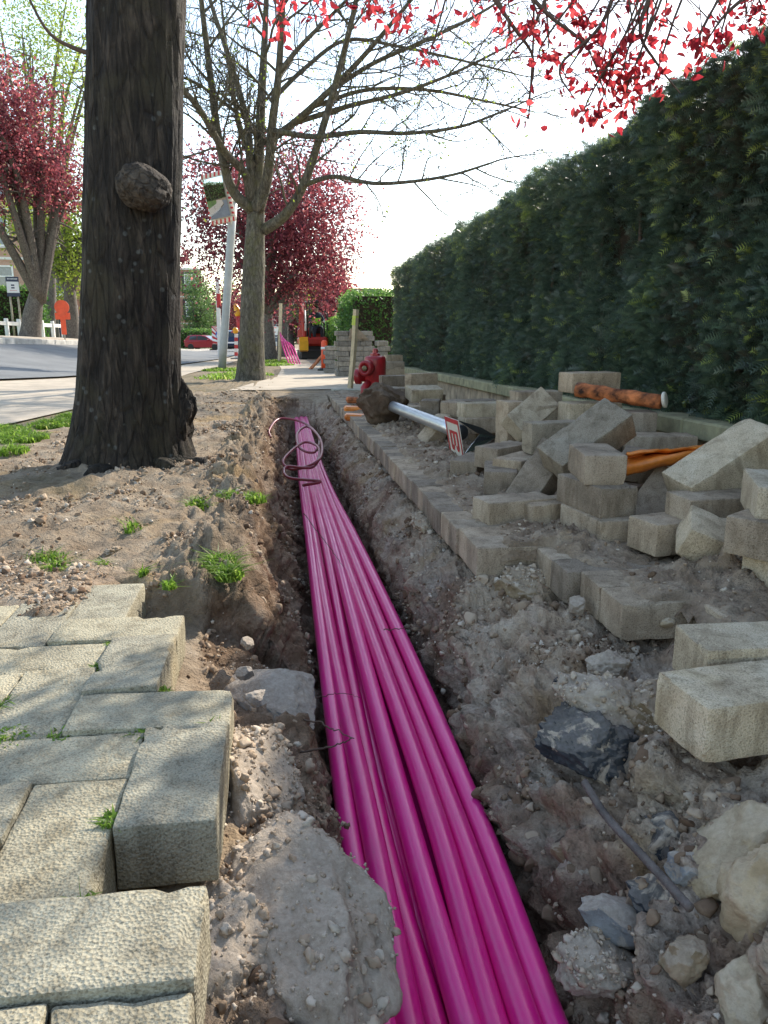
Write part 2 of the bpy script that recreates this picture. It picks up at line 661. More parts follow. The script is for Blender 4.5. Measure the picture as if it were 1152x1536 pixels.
bark_mat('bark_far', (0.06, 0.05, 0.04), (0.14, 0.12, 0.10), (0.24, 0.21, 0.18), 2, 0.4)
bark_mat('burl', (0.03, 0.022, 0.016), (0.085, 0.066, 0.048), (0.17, 0.135, 0.10), 1, 0.9)
plain('twig_wood', (0.10, 0.065, 0.045), 0.85)


def duct_mat(name, col):
    n = NT(name)
    c = n.coords(world=True)
    d = n.ramp(n.noise(c, 14.0, 5, 0.65), [(0.45, (0, 0, 0)), (0.8, (1, 1, 1))])
    gr = n.ramp(n.noise(c, 120.0, 3, 0.7), [(0.55, (0, 0, 0)), (0.7, (1, 1, 1))])
    cc = n.mix(n.math('MULTIPLY', d, 0.12), col, (0.42, 0.25, 0.30))
    cc = n.mix(n.math('MULTIPLY', n.math('MULTIPLY', gr, d), 0.18), cc, (0.25, 0.18, 0.15))
    rg = n.math('ADD', n.math('MULTIPLY', d, 0.15), 0.28)
    M[name] = n.done(cc, rg, None, spec=0.55)


duct_mat('duct', (0.66, 0.008, 0.20))
duct_mat('duct_pale', (0.70, 0.016, 0.23))
plain('microduct', (0.22, 0.03, 0.045), 0.35)
plain('coping', (0.29, 0.265, 0.15), 0.9, var=0.25, scale=14, bump=0.4, bscale=80)
plain('wall_stone', (0.36, 0.28, 0.19), 0.9, var=0.3, scale=10, bump=0.4, bscale=60)
plain('concrete_pale', (0.43, 0.355, 0.26), 0.9, var=0.16, scale=3.0, bump=0.15, bscale=50)
plain('kerb_stone', (0.40, 0.38, 0.34), 0.9, var=0.2, scale=3.0, bump=0.2)
plain('galvanised', (0.55, 0.57, 0.58), 0.38, 0.85, var=0.08)
plain('steel_shine', (0.62, 0.64, 0.65), 0.22, 0.95, var=0.05)
plain('post_grey', (0.33, 0.34, 0.33), 0.5, 0.3, var=0.08)
plain('hydrant_red', (0.33, 0.016, 0.02), 0.38, var=0.25, scale=12)
plain('brass', (0.16, 0.13, 0.07), 0.45, 0.6)
plain('orange_plastic', (0.85, 0.22, 0.03), 0.4, var=0.3, scale=14)
plain('orange_soiled', (0.42, 0.13, 0.04), 0.8, var=0.6, scale=22, bump=0.5)
plain('rust', (0.14, 0.115, 0.10), 0.75, 0.3, var=0.3, scale=30, bump=0.5, bscale=120)
plain('timber', (0.55, 0.43, 0.26), 0.75, var=0.15, scale=12)
plain('timber_grey', (0.36, 0.32, 0.24), 0.8, var=0.2, scale=12)
plain('white_paint', (0.78, 0.77, 0.73), 0.5, var=0.06)
plain('cream_paint', (0.70, 0.64, 0.52), 0.5, var=0.06)
plain('red_paint', (0.50, 0.025, 0.03), 0.45, var=0.1)
plain('sign_orange', (0.78, 0.085, 0.02), 0.5, var=0.08)
plain('amber', (0.85, 0.42, 0.02), 0.3, var=0.08)
plain('sign_blue', (0.03, 0.10, 0.42), 0.45, var=0.06)
plain('navy', (0.02, 0.03, 0.07), 0.5, var=0.08)
plain('black_rubber', (0.02, 0.02, 0.02), 0.75, var=0.15)
plain('black_metal', (0.025, 0.026, 0.028), 0.45, 0.2, var=0.15)
plain('machine_red', (0.45, 0.03, 0.02), 0.4, var=0.12)
plain('car_red', (0.28, 0.02, 0.035), 0.25, 0.15, var=0.05)
plain('car_blue', (0.015, 0.028, 0.07), 0.22, 0.3, var=0.05)
plain('car_silver', (0.45, 0.47, 0.49), 0.28, 0.6, var=0.05)
plain('car_glass', (0.03, 0.04, 0.05), 0.06, 0.0, var=0.05, spec=0.8)
plain('rim', (0.5, 0.5, 0.52), 0.35, 0.8, var=0.05)
plain('tail_red', (0.45, 0.02, 0.02), 0.3, var=0.05)
plain('hivis', (0.45, 0.75, 0.06), 0.75, var=0.12)
plain('cloth_dark', (0.035, 0.04, 0.055), 0.85, var=0.2)
plain('skin', (0.42, 0.24, 0.17), 0.6, var=0.06)
plain('hair_dark', (0.03, 0.022, 0.018), 0.7, var=0.2)
plain('window_glass', (0.10, 0.14, 0.18), 0.08, 0, var=0.2, spec=0.8)
plain('roof_slate', (0.13, 0.12, 0.12), 0.8, var=0.2, scale=2)
plain('render_white', (0.68, 0.66, 0.62), 0.85, var=0.06, scale=1)
plain('paper_white', (0.75, 0.75, 0.76), 0.6, var=0.04)
plain('green_plastic', (0.10, 0.30, 0.20), 0.5)


def asphalt_mat():
    n = NT('asphalt')
    c = n.coords(world=True)
    a = n.noise(c, 1.2, 5, 0.6)
    f = n.noise(c, 60, 4, 0.7)
    col = n.ramp(a, [(0.3, (0.13, 0.132, 0.128)), (0.7, (0.20, 0.20, 0.19))])
    col = n.mix(0.4, col, n.ramp(f, [(0.3, (0.6, 0.6, 0.6)), (0.7, (1.1, 1.1, 1.1))]), 'MULTIPLY')
    M['asphalt'] = n.done(col, 0.85, n.bump(f, 0.3, 0.01))


asphalt_mat()


def brick_mat(name, c1, c2, mortar):
    n = NT(name)
    c = n.coords(rand=False)
    # bricks run along x on the fronts; use x+y as the running coordinate so side walls work too
    sx = n.N('ShaderNodeSeparateXYZ')
    n.L(c, sx.inputs[0])
    cb = n.N('ShaderNodeCombineXYZ')
    n.L(n.math('ADD', sx.outputs[0], sx.outputs[1]), cb.inputs[0])
    n.L(sx.outputs[2], cb.inputs[1])
    b = n.N('ShaderNodeTexBrick', Scale=1.0)
    b.inputs['Color1'].default_value = (*c1, 1)
    b.inputs['Color2'].default_value = (*c2, 1)
    b.inputs['Mortar'].default_value = (*mortar, 1)
    b.inputs['Mortar Size'].default_value = 0.008
    b.inputs['Brick Width'].default_value = 0.22
    b.inputs['Row Height'].default_value = 0.075
    n.L(cb.outputs[0], b.inputs['Vector'])
    M[name] = n.done(b.outputs[0], 0.9)


brick_mat('brick_pink', (0.42, 0.22, 0.15), (0.50, 0.29, 0.20), (0.42, 0.36, 0.30))
brick_mat('brick_red', (0.34, 0.15, 0.10), (0.42, 0.20, 0.13), (0.40, 0.35, 0.30))

# ------------------------------------------------------------------ ground with the trench (one sheet)
def x_rim_left(Y):
    a = np.where(Y < 1.25, -0.10, np.where(Y < 1.80, -0.20, -0.125))
    n = fbm(np.c_[Y * 2.3, Y * 0, Y * 0 + 5], 3) * 0.035
    return a + np.where(Y > 1.8, n, n * 0.3)


def x_rim_right(Y):
    return np.select([Y < 1.18, Y < 1.45, Y < 1.70, Y < 1.93, Y < 3.66], [0.64, 0.84, 0.74, 0.70, 0.56], 0.57)


def build_ground():
    rows = list(np.linspace(-14, -3.4, 6)) + list(np.linspace(-3.2, 0.30, 16))
    y = 0.31
    while y < 10:
        rows.append(y)
        y += max(0.0055, 0.0075 * y)
    while y < 140:
        rows.append(y)
        y *= 1.07
    rows += [200, 300, 500, 800]
    R = np.array(rows)
    left = np.concatenate([[-400, -120, -60, -40, -28], np.linspace(-20, -5, 20), np.linspace(-4.6, -1.3, 50)[:-1],
                           np.linspace(-1.3, -0.32, 75)])
    NL = len(left)
    NP = 250
    right = np.concatenate([np.linspace(0.95, 1.9, 30)[1:], np.linspace(2.2, 10, 16), [14, 20, 30, 60, 120, 400]])
    NC = NL + NP + len(right)
    V = np.zeros((len(R), NC, 3))
    D = np.zeros((len(R), NC))       # amount of trench wall
    XLr, XRr = x_rim_left(R), x_rim_right(R)
    bedL = 1 - sm(1.72, 1.86, R)
    bedR = (1 - sm(9.3, 9.5, R)) * sm(-3.3, -3.1, R)
    deep = (1 - sm(7.7, 8.7, R)) * sm(-3.3, -2.6, R)
    wob = fbm(np.c_[R * 1.7, R * 0 + 3.3, R * 0], 3)
    for i, Y in enumerate(R):
        XL, XR, bL, bR, e = XLr[i], XRr[i], -0.095 * bedL[i], -0.095 * bedR[i], deep[i]
        near = 1 - float(sm(1.3, 1.9, Y))
        w = wob[i] * 0.02
        prof = [(-0.32, bL), (XL - 0.03, bL), (XL, bL - 0.01 * e)]
        a = np.array([(XL + 0.03, bL - 0.05 * e), (XL + 0.075, -0.16 * e), (XL + 0.12 + w, -0.25 * e), (0.065 + w, -0.36 * e), (0.10, -0.385 * e)])
        b = np.array([(XL + 0.05, bL - 0.03 * e), (0.02, -0.17 * e), (0.06 + w, -0.27 * e), (0.085 + w, -0.36 * e), (0.11, -0.385 * e)])
        prof += [tuple(q) for q in a * (1 - near) + b * near]
        prof += [(0.34, -0.385 * e)]
        a = np.array([(0.365, -0.36 * e), (0.385 + w, -0.27 * e), (0.415 + w, -0.20 * e), (0.455 + w, -0.165 * e), (XR - 0.055, -0.11 * e), (XR - 0.01, bR - 0.01)])
        b = np.array([(0.36, -0.36 * e), (0.40 + w, -0.27 * e), (0.46 + w, -0.205 * e), (0.53 + w, -0.165 * e), (XR - 0.05, -0.115 * e), (XR, bR - 0.005)])
        prof += [tuple(q) for q in a * (1 - near) + b * near]
        prof += [(XR + 0.06, bR), (0.95, bR)]
        prof = np.array(prof)
        if e < 1e-3:
            prof[:, 0] = np.linspace(-0.32, 0.95, len(prof))
        s = np.r_[0, np.cumsum(np.linalg.norm(np.diff(prof, axis=0), axis=1))]
        q = np.linspace(0, s[-1], NP)
        px = np.interp(q, s, prof[:, 0])
        pz = np.interp(q, s, prof[:, 1])
        X = np.r_[left, px, right]
        Z = np.r_[np.full(NL, bL) * (left > -3.0), pz, np.where(right < 1.62, bR, 0.1 * (right > 1.66) * (R[i] < 11.6))]
        V[i, :, 0] = X
        V[i, :, 1] = Y
        V[i, :, 2] = Z
        D[i] = np.r_[np.zeros(NL), np.clip((bL - pz) / 0.06, 0, 1) * (px < 0.2) + (px >= 0.2) * np.clip((-0.05 - pz) / 0.04, 0, 1), np.full(len(right), 0.6)]
    W = V.reshape(-1, 3).copy()
    depth = D.ravel()
    W[:, 2] += zg(W[:, 0], W[:, 1])
    # normals of the smooth sheet
    du = np.gradient(V, axis=1)
    dv = np.gradient(V, axis=0)
    n = np.cross(du, dv)
    n /= np.linalg.norm(n, axis=2)[:, :, None] + 1e-9
    n = n.reshape(-1, 3)
    n[n[:, 2] < -0.3] *= -1
    xy = W[:, :2]
    wall = sm(0.1, 0.6, depth) * (W[:, 0] < 0.9) * (W[:, 1] > -3) * (W[:, 1] < 9)
    openL = ((W[:, 0] < -0.1) & (W[:, 0] > -1.75 - 1.0 * (W[:, 1] < 5)) & (W[:, 1] > 1.78) & (W[:, 1] < 16)).astype(float)
    ck = np.abs(fbm(W * [13, 13, 13] + 31, 2))
    a1 = fbm(W * [5, 5, 5], 3)
    a2 = fbm(W * [17, 17, 17], 4, gain=0.6)
    rdg = 1 - np.abs(fbm(W * [9, 9, 9] + 9, 3))
    nearb = 1 + 0.7 * (W[:, 0] > 0.3) * (1 - sm(1.6, 2.4, W[:, 1]))
    amp = wall * nearb * (0.024 * a1 + 0.013 * a2 + 0.024 * (rdg - 0.6) - 0.012 * np.clip(0.14 - ck, 0, 1) / 0.14) + openL * (0.02 * a1 + 0.014 * a2) * (1 - wall)
    W += n * amp[:, None]
    # torn clods along the left rim and a low mound round the tree foot
    rim = np.exp(-((W[:, 0] + 0.19) / 0.10) ** 2) * openL
    W[:, 2] += rim * np.maximum(0, a1 * 0.05 + a2 * 0.03 + 0.012) * (W[:, 1] < 8.5)
    W[:, 2] += 0.05 * np.exp(-(((W[:, 0] + 0.7) / 0.5) ** 2 + ((W[:, 1] - 3.55) / 0.45) ** 2))
    far = (W[:, 1] > 9.4) | (W[:, 0] < -1.9)
    moss = np.clip(far * 0.5 + sm(0.25, 0.7, fbm(np.c_[xy * 1.4, xy[:, 0] * 0], 3)) * openL * 0.6, 0, 1)
    j = np.arange(NC - 1)
    fs = []
    for i in range(len(R) - 1):
        a = i * NC + j
        fs.append(np.c_[a, a + 1, a + 1 + NC, a + NC])
    zrel = V.reshape(-1, 3)[:, 2]
    xr = V.reshape(-1, 3)[:, 0]
    shade_brown = wall * np.where(xr < 0.2, 0.85 * sm(1.0, 2.0, W[:, 1]) + 0.45, sm(-0.20, -0.33, zrel) * 0.9 + sm(1.6, 2.4, W[:, 1]) * 0.30)  # painted shade: left wall and foot of the right wall, stronger further along
    shade_brown = np.maximum(shade_brown, 0.55 * np.exp(-((xr + 0.12) / 0.07) ** 2) * openL)  # darker brown soil along the left rim
    shade_brown = np.clip(shade_brown * (W[:, 1] < 9), 0, 1)
    me = make_mesh('ground', W, np.concatenate(fs), {'depth': np.clip(depth, 0, 1), 'mix': moss, 'shade_brown': shade_brown}, True)
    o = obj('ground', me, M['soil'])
    tag(o, kind='structure')
    return W, n, wall, openL


GW, GN, GWALL, GOPEN = build_ground()


def sheet(name, left, right_, m, off, n=10, kind='structure'):
    """a flat sheet between two polylines (x,y), laid off above the terrain"""
    A, B = np.array(left, float), np.array(right_, float)
    k = len(A)
    v, f = [], []
    for i in range(k):
        for t in np.linspace(0, 1, n):
            q = A[i] * (1 - t) + B[i] * t
            v.append((q[0], q[1], float(zg(q[0], q[1])) + off))
    for i in range(k - 1):
        for j in range(n - 1):
            a = i * n + j
            f.append((a, a + 1, a + 1 + n, a + n))
    o = obj(name, make_mesh(name, v, f), m)
    up_ = sum(p.normal.z for p in o.data.polygons)
    if up_ < 0:
        o.data.flip_normals()
    return tag(o, kind=kind)


def dens(poly, n):
    poly = np.array(poly, float)
    s = np.r_[0, np.cumsum(np.linalg.norm(np.diff(poly, axis=0), axis=1))]
    q = np.linspace(0, s[-1], n)
    return np.c_[np.interp(q, s, poly[:, 0]), np.interp(q, s, poly[:, 1])]


# the road comes in from the left and then runs on beside the footpath
ROAD_NEAR = dens([(-16, -2), (-7, 5.5), (-5, 9), (-3.83, 11.36), (-3.56, 12.25), (-3.17, 13.46), (-2.9, 18), (-2.6, 23), (-2.2, 30), (-2.1, 140)], 90)
ROAD_FAR = dens([(-20, 2), (-14, 6), (-9, 12), (-7.4, 17), (-6.74, 20.3), (-6.71, 23.4), (-6.5, 27.5), (-6.4, 48), (-6.4, 140)], 90)
sheet('road', ROAD_NEAR, ROAD_FAR, M['asphalt'], 0.03, 14)
PATH_OUT = ROAD_NEAR + np.array([0.10, -0.10])
PATH_IN = dens([(-6, -1), (-2.6, 3.6), (-1.9, 5.5), (-1.83, 6.2), (-1.72, 7.2), (-1.7, 12), (-1.7, 15.7), (-1.5, 20), (-1.1, 45), (-1.1, 140)], 90)
sheet('lay_by', PATH_IN, PATH_OUT, M['concrete_pale'], 0.014, 8)
FAR_WALK = ROAD_FAR + np.array([-2.3, 1.4])
sheet('far_pavement', ROAD_FAR + np.array([-0.16, 0.1]), FAR_WALK, M['concrete_pale'], 0.14, 8)
# pale concrete drive crossing the footpath
sheet('concrete_drive', dens([(-0.62, 9.6), (-0.3, 12.0), (-0.05, 13.2), (0.05, 18), (-0.1, 24)], 12), dens([(1.5, 9.6), (1.6, 12), (1.62, 13.2), (1.7, 18), (1.7, 24)], 12), M['concrete_pale'], 0.008, 8)
sheet('right_footpath', dens([(0.3, 24.1), (0.3, 60), (0.3, 140)], 12), dens([(2.2, 24.1), (2.2, 60), (2.2, 140)], 12), M['concrete_pale'], 0.012, 5)


def kerb(line, name, w=0.15, hgt=0.12, step=1.0, off=0.0):
    root = empty(name, (0, 0, 0))
    tag(root, kind='structure')
    L = dens(line, 400)
    s = np.r_[0, np.cumsum(np.linalg.norm(np.diff(L, axis=0), axis=1))]
    q = 0.0
    while q + step < s[-1]:
        a = np.array([np.interp(q, s, L[:, 0]), np.interp(q, s, L[:, 1])])
        b = np.array([np.interp(q + step - 0.01, s, L[:, 0]), np.interp(q + step - 0.01, s, L[:, 1])])
        c = (a + b) / 2
        if -11 < c[0] < -1 and 9 < c[1] < 75:
            ang = math.atan2(b[1] - a[1], b[0] - a[0])
            za, zb = float(zg(*a)), float(zg(*b))
            MB().bbox((0, 0, 0), (np.linalg.norm(b - a), w, hgt + 0.1), 0.015).build('kerb_stone', M['kerb_stone'], root, (c[0], c[1], (za + zb) / 2 + off + hgt / 2 - 0.05), (0, -math.atan2(zb - za, step), ang))
        q += step
    return root


kerb(ROAD_FAR + np.array([-0.08, 0.05]), 'far_kerb', 0.16, 0.13, 1.0, 0.03)

# ------------------------------------------------------------------ pavers
PL, PW, PH = 0.238, 0.118, 0.085


def paver_mesh(name, dims, seed, chip=1.0, seg=(12, 7, 5), rnd=0.0035):
    """worn concrete block: gridded box with rounded arrises and chipped corners"""
    hx, hy, hz = [d / 2 for d in dims]
    nx, ny, nz = [q + 2 for q in seg]

    def ax(n, h):
        t = np.linspace(-1, 1, n + 1)
        t = np.sign(t) * np.abs(t) ** 0.8
        return np.sort(np.r_[t[1:-1] * (h - 0.0035), -h, h, -(h - 0.0035), h - 0.0035])
    xs, ys, zs = ax(nx - 2, hx), ax(ny - 2, hy), ax(nz - 2, hz)
    vid, v, f = {}, [], []

    def vi(i, j, k):
        if (i, j, k) not in vid:
            vid[(i, j, k)] = len(v)
            v.append((xs[i], ys[j], zs[k]))
        return vid[(i, j, k)]
    for i in range(nx):
        for j in range(ny):
            f.append((vi(i, j, 0), vi(i, j + 1, 0), vi(i + 1, j + 1, 0), vi(i + 1, j, 0)))
            f.append((vi(i, j, nz), vi(i + 1, j, nz), vi(i + 1, j + 1, nz), vi(i, j + 1, nz)))
    for i in range(nx):
        for k in range(nz):
            f.append((vi(i, 0, k), vi(i + 1, 0, k), vi(i + 1, 0, k + 1), vi(i, 0, k + 1)))
            f.append((vi(i, ny, k), vi(i, ny, k + 1), vi(i + 1, ny, k + 1), vi(i + 1, ny, k)))
    for j in range(ny):
        for k in range(nz):
            f.append((vi(0, j, k), vi(0, j, k + 1), vi(0, j + 1, k + 1), vi(0, j + 1, k)))
            f.append((vi(nx, j, k), vi(nx, j + 1, k), vi(nx, j + 1, k + 1), vi(nx, j, k + 1)))
    v = np.array(v)
    h = np.array([hx, hy, hz])
    # round arrises: pull points towards an inner box
    inner = np.clip(v, -(h - rnd), h - rnd)
    d = v - inner
    ln = np.linalg.norm(d, axis=1)
    k = ln > 1e-9
    v[k] = inner[k] + d[k] / ln[k][:, None] * np.minimum(ln[k], rnd)[:, None]
    nn = fbm(v * 30 + seed * 7.7, 3)
    edge = ((np.abs(v) > h - 0.009).sum(1) >= 2)
    ch = np.maximum(0, nn - 0.42) * 0.016 * chip
    v -= np.where(edge, ch, 0.0)[:, None] * np.sign(v)
    v += (fbm(v * 40 + seed, 2) * 0.0009)[:, None] * v / h
    me = make_mesh(name, v, f, smooth=True)
    me.set_sharp_from_angle(angle=math.radians(38))
    return me


PAVERS = [paver_mesh('paver', (PL, PW, PH), k) for k in range(5)]
HALF = [paver_mesh('half_paver', (PW, PW, PH), 20 + k, seg=(7, 7, 5)) for k in range(2)]

paving_left = empty('footpath_paving', (-0.33, 1.0, 0))
tag(paving_left, kind='structure')
CW = 0.1205
X0, Y0 = -0.33, 1.055
skip = {(1, 2), (0, 4), (0, 5), (1, 6), (1, 5)}
tweak = {(0, 0): (0.004, 0.035, -0.015), (1, -2): (0.006, 0.0, 0.0), (0, 1): (0.012, -0.03, 0.02), (-1, 3): (0.006, 0.015, 0.0), (0, -4): (0.012, 0.0, 0.0), (0, -3): (-0.006, 0.01, 0.01)}
k = 0
for cx in range(-13, 2):
    for cy in range(-9, 6):
        m = (cx - cy) % 4
        if (cx, cy) in skip:
            continue
        if m == 0 and cx + 1 <= 1:
            c = (X0 + (cx + 1) * CW, Y0 + (cy + 0.5) * CW)
            rz = 0
        elif m == 3:
            c = (X0 + (cx + 0.5) * CW, Y0 + (cy + 1) * CW)
            rz = math.pi / 2
        else:
            continue
        if c[1] > 1.80:
            continue
        dz, ry, rx = tweak.get((cx, cy), (random.uniform(-.003, .003), random.uniform(-.012, .012), random.uniform(-.012, .012)))
        o = obj('paver', PAVERS[k % 5], M['paver_old'], paving_left)
        o.location = (c[0] + 0.33 + random.uniform(-.0015, .0015), c[1] - 1.0, float(zg(*c)) - PH / 2 + dz)
        o.rotation_euler = (rx, ry, rz + (math.pi if random.random() < .5 else 0) + random.uniform(-.012, .012))
        k += 1

# right-hand footpath: headers laid across, edge notched by the dig
paving_right = empty('verge_paving', (1.0, 3.0, 0))
tag(paving_right, kind='structure')
k = 0
y = 1.25
while y < 9.3:
    if y < 1.44:
        xs0 = 0.885
    elif y < 1.70:
        xs0 = 0.725
    elif y < 1.93:
        xs0 = 0.685
    elif y < 3.64:
        xs0 = 0.522
    else:
        xs0 = 0.528
    x = xs0
    first = True
    while x < 1.55:
        half = (not first) and random.random() < 0.0
        L = PL
        if x + L > 1.66:
            break
        o = obj('paver', PAVERS[k % 5], M['paver_grey'], paving_right)
        c = (x + L / 2, y + PW / 2)
        o.location = (c[0] - 1.0 + (random.uniform(-.004, .006) if first else 0), c[1] - 3.0, float(zg(*c)) - PH / 2 + random.uniform(-.004, .004))
        o.rotation_euler = (random.uniform(-.015, .015), random.uniform(-.015, .015), random.uniform(-.01, .01) + (math.pi if random.random() < .5 else 0))
        k += 1
        x += L + 0.003
        first = False
    y += PW + 0.003


def spill(name, x0, x1, y0, y1, hfun, step, label):
    """loose earth lying over the paving: a lumpy sheet that dips below the paver tops where they show"""
    nx = int((x1 - x0) / step) + 1
    ys = [y0]
    while ys[-1] < y1:
        ys.append(ys[-1] + max(step, step * 0.5 * ys[-1]))
    ys = np.array(ys)
    X, Y = np.meshgrid(np.linspace(x0, x1, nx), ys)
    p = np.c_[X.ravel(), Y.ravel()]
    z = zg(p[:, 0], p[:, 1]) + hfun(p)
    j = np.arange(nx - 1)
    fs = []
    for i in range(len(ys) - 1):
        a = i * nx + j
        fs.append(np.c_[a, a + 1, a + 1 + nx, a + nx])
    F = np.concatenate(fs)
    hz = hfun(p)
    keep = (hz[F] > -0.02).any(1)
    me = make_mesh(name, np.c_[p, z], F[keep], {'depth': np.full(len(p), 0.35), 'mix': np.zeros(len(p)), 'shade_brown': np.zeros(len(p))}, True)
    o = obj(name, me, M['loose_soil'])
    return tag(o, label, 'soil', kind='stuff'), p, z, hz


def h_right(p):
    q = np.c_[p * 6, p[:, 0] * 0]
    a = fbm(q, 4, gain=0.55)
    b = fbm(q * 5 + 3, 3)
    e = sm(0, 0.08, p[:, 0] - (x_rim_right(p[:, 1]) - 0.01))
    e = np.minimum(e, sm(0, 0.05, p[:, 0] - x_rim_right(p[:, 1] - 0.05))) * sm(1.24, 1.32, p[:, 1])
    base = 0.003 + 0.02 * a + 0.008 * b
    m1 = 0.055 * np.exp(-(((p[:, 0] - 1.03) / 0.12) ** 2 + ((p[:, 1] - 1.58) / 0.11) ** 2))
    m2 = 0.03 * np.exp(-(((p[:, 0] - 0.80) / 0.10) ** 2 + ((p[:, 1] - 2.0) / 0.12) ** 2))
    m3 = 0.025 * np.exp(-(((p[:, 0] - 0.75) / 0.12) ** 2 + ((p[:, 1] - 3.3) / 0.35) ** 2))
    m4 = 0.03 * np.exp(-(((p[:, 0] - 0.85) / 0.14) ** 2 + ((p[:, 1] - 2.5) / 0.25) ** 2))
    m5 = 0.02 * np.exp(-(((p[:, 0] - 0.9) / 0.25) ** 2 + ((p[:, 1] - 5.2) / 1.2) ** 2))
    return base + (m1 + m2 + m3 + m4 + m5) * (1 + 0.8 * b) - (1 - e) * 0.05


SP1 = spill('spilled_soil', 0.5, 1.62, 1.2, 9.3, h_right, 0.011, 'brown earth spilled over the paving at the foot of the block heap')


def h_left(p):
    q = np.c_[p * 7, p[:, 0] * 0]
    a = fbm(q, 4, gain=0.55)
    b = fbm(q * 5 + 3, 3)
    e = 1 - sm(-0.50, -0.36, p[:, 0])
    return -0.045 + 0.056 * sm(1.46, 1.72, p[:, 1] + 0.10 * a - 0.1 * sm(-.5, -1.2, p[:, 0])) + 0.006 * a + 0.004 * b - (1 - e) * 0.03


SP2 = spill('washed_sand', -2.0, -0.36, 1.40, 1.95, h_left, 0.012, 'sandy soil washed over the far end of the left paving')

# ------------------------------------------------------------------ ducts in the trench
def duct_path(ctrl, n=70):
    """ctrl rows (Y, X, height above the trench plane)"""
    s = spline([(x, y, z) for (y, x, z) in ctrl], n)
    s[:, 2] += -SLOPE * s[:, 1]
    return s


DR = 0.0205
# seven on top, four underneath; they bunch up and rise towards the far end
tops = [
    # X at Y: -1.2, .35, .75, 1.2, 2.0, 3.2, 4.5, 6.2, 8.3
    [0.100, 0.107, 0.108, 0.100, 0.098, 0.105, 0.115, 0.135, 0.16],
    [0.142, 0.144, 0.140, 0.133, 0.122, 0.128, 0.135, 0.150, 0.17],
    [0.180, 0.182, 0.176, 0.158, 0.165, 0.172, 0.165, 0.170, 0.19],
    [0.222, 0.216, 0.212, 0.207, 0.200, 0.200, 0.190, 0.190, 0.21],
    [0.255, 0.251, 0.246, 0.250, 0.240, 0.228, 0.213, 0.212, 0.22],
    [0.283, 0.281, 0.282, 0.290, 0.284, 0.262, 0.240, 0.232, 0.24],
    [0.314, 0.317, 0.322, 0.335, 0.325, 0.298, 0.268, 0.254, 0.26],
]
YS = [-1.2, 0.35, 0.75, 1.2, 2.0, 3.2, 4.5, 6.2, 8.3]
HS = [-0.30, -0.305, -0.305, -0.295, -0.285, -0.275, -0.27, -0.245, -0.22]
dh = [0.0, 0.006, -0.022, 0.004, 0.008, 0.004, 0.0]
for i, xs in enumerate(tops):
    ct = []
    for j, Y in enumerate(YS):
        wv = 0.007 * math.sin(i * 2.1 + j * 1.7)
        h_ = HS[j] + dh[i] * (1 if j < 5 else .5) + wv * 0.8
        if i == 2 and j in (2, 3):
            h_ -= 0.008
        ct.append((Y, xs[j] + wv * 0.3, h_))
    p = duct_path(ct, 90)
    v, f = tube_geo(p, DR, 14, True)
    o = obj('conduit_pipe', make_mesh('conduit_pipe', v, f, smooth=True), M['duct' if i % 3 else 'duct_pale'])
    tag(o, 'long magenta plastic duct lying on top of the bundle in the trench', 'pipe', 'magenta ducts on top of the bundle')
for i, xs in enumerate(([.12, .122, .125, .120, .115, .12, .13, .15, .17], [.165, .16, .158, .178, .145, .15, .155, .17, .18],
                        [.205, .20, .195, .185, .18, .185, .18, .18, .20], [.25, .247, .235, .228, .22, .214, .20, .20, .21],
                        [.29, .284, .275, .27, .262, .245, .228, .22, .23], [.32, .32, .318, .313, .305, .28, .252, .242, .25])):
    ct = [(Y, xs[j], HS[j] - 0.038 + 0.004 * math.sin(i + j)) for j, Y in enumerate(YS)]
    v, f = tube_geo(duct_path(ct, 80), DR, 12, True)
    o = obj('conduit_pipe', make_mesh('conduit_pipe', v, f, smooth=True), M['duct'])
    tag(o, 'long magenta plastic duct lying underneath the bundle in the trench', 'pipe', 'magenta ducts under the bundle')

# thin dark red microduct thrown in loose loops over the far end of the bundle
cp = []
for (px, py, Y) in [(455, 728, 4.1), (480, 722, 4.0), (432, 716, 4.25), (430, 700, 4.5), (470, 700, 4.35), (478, 672, 4.9), (455, 664, 5.1), (425, 690, 4.7), (440, 704, 4.55),
                    (478, 690, 4.4), (481, 660, 5.1), (462, 640, 5.7), (446, 650, 5.4), (450, 672, 5.0), (472, 678, 4.9), (478, 655, 5.4), (455, 634, 5.9), (420, 628, 6.0),
                    (404, 645, 5.7), (406, 656, 5.6)]:
    cp.append(P(px, py, Y))
v, f = tube_geo(spline(cp, 170), 0.0085, 8, True)
tag(obj('microduct_coil', make_mesh('microduct_coil', v, f, smooth=True), M['microduct']), 'thin dark red tube looped loosely over the far end of the magenta ducts', 'tube')

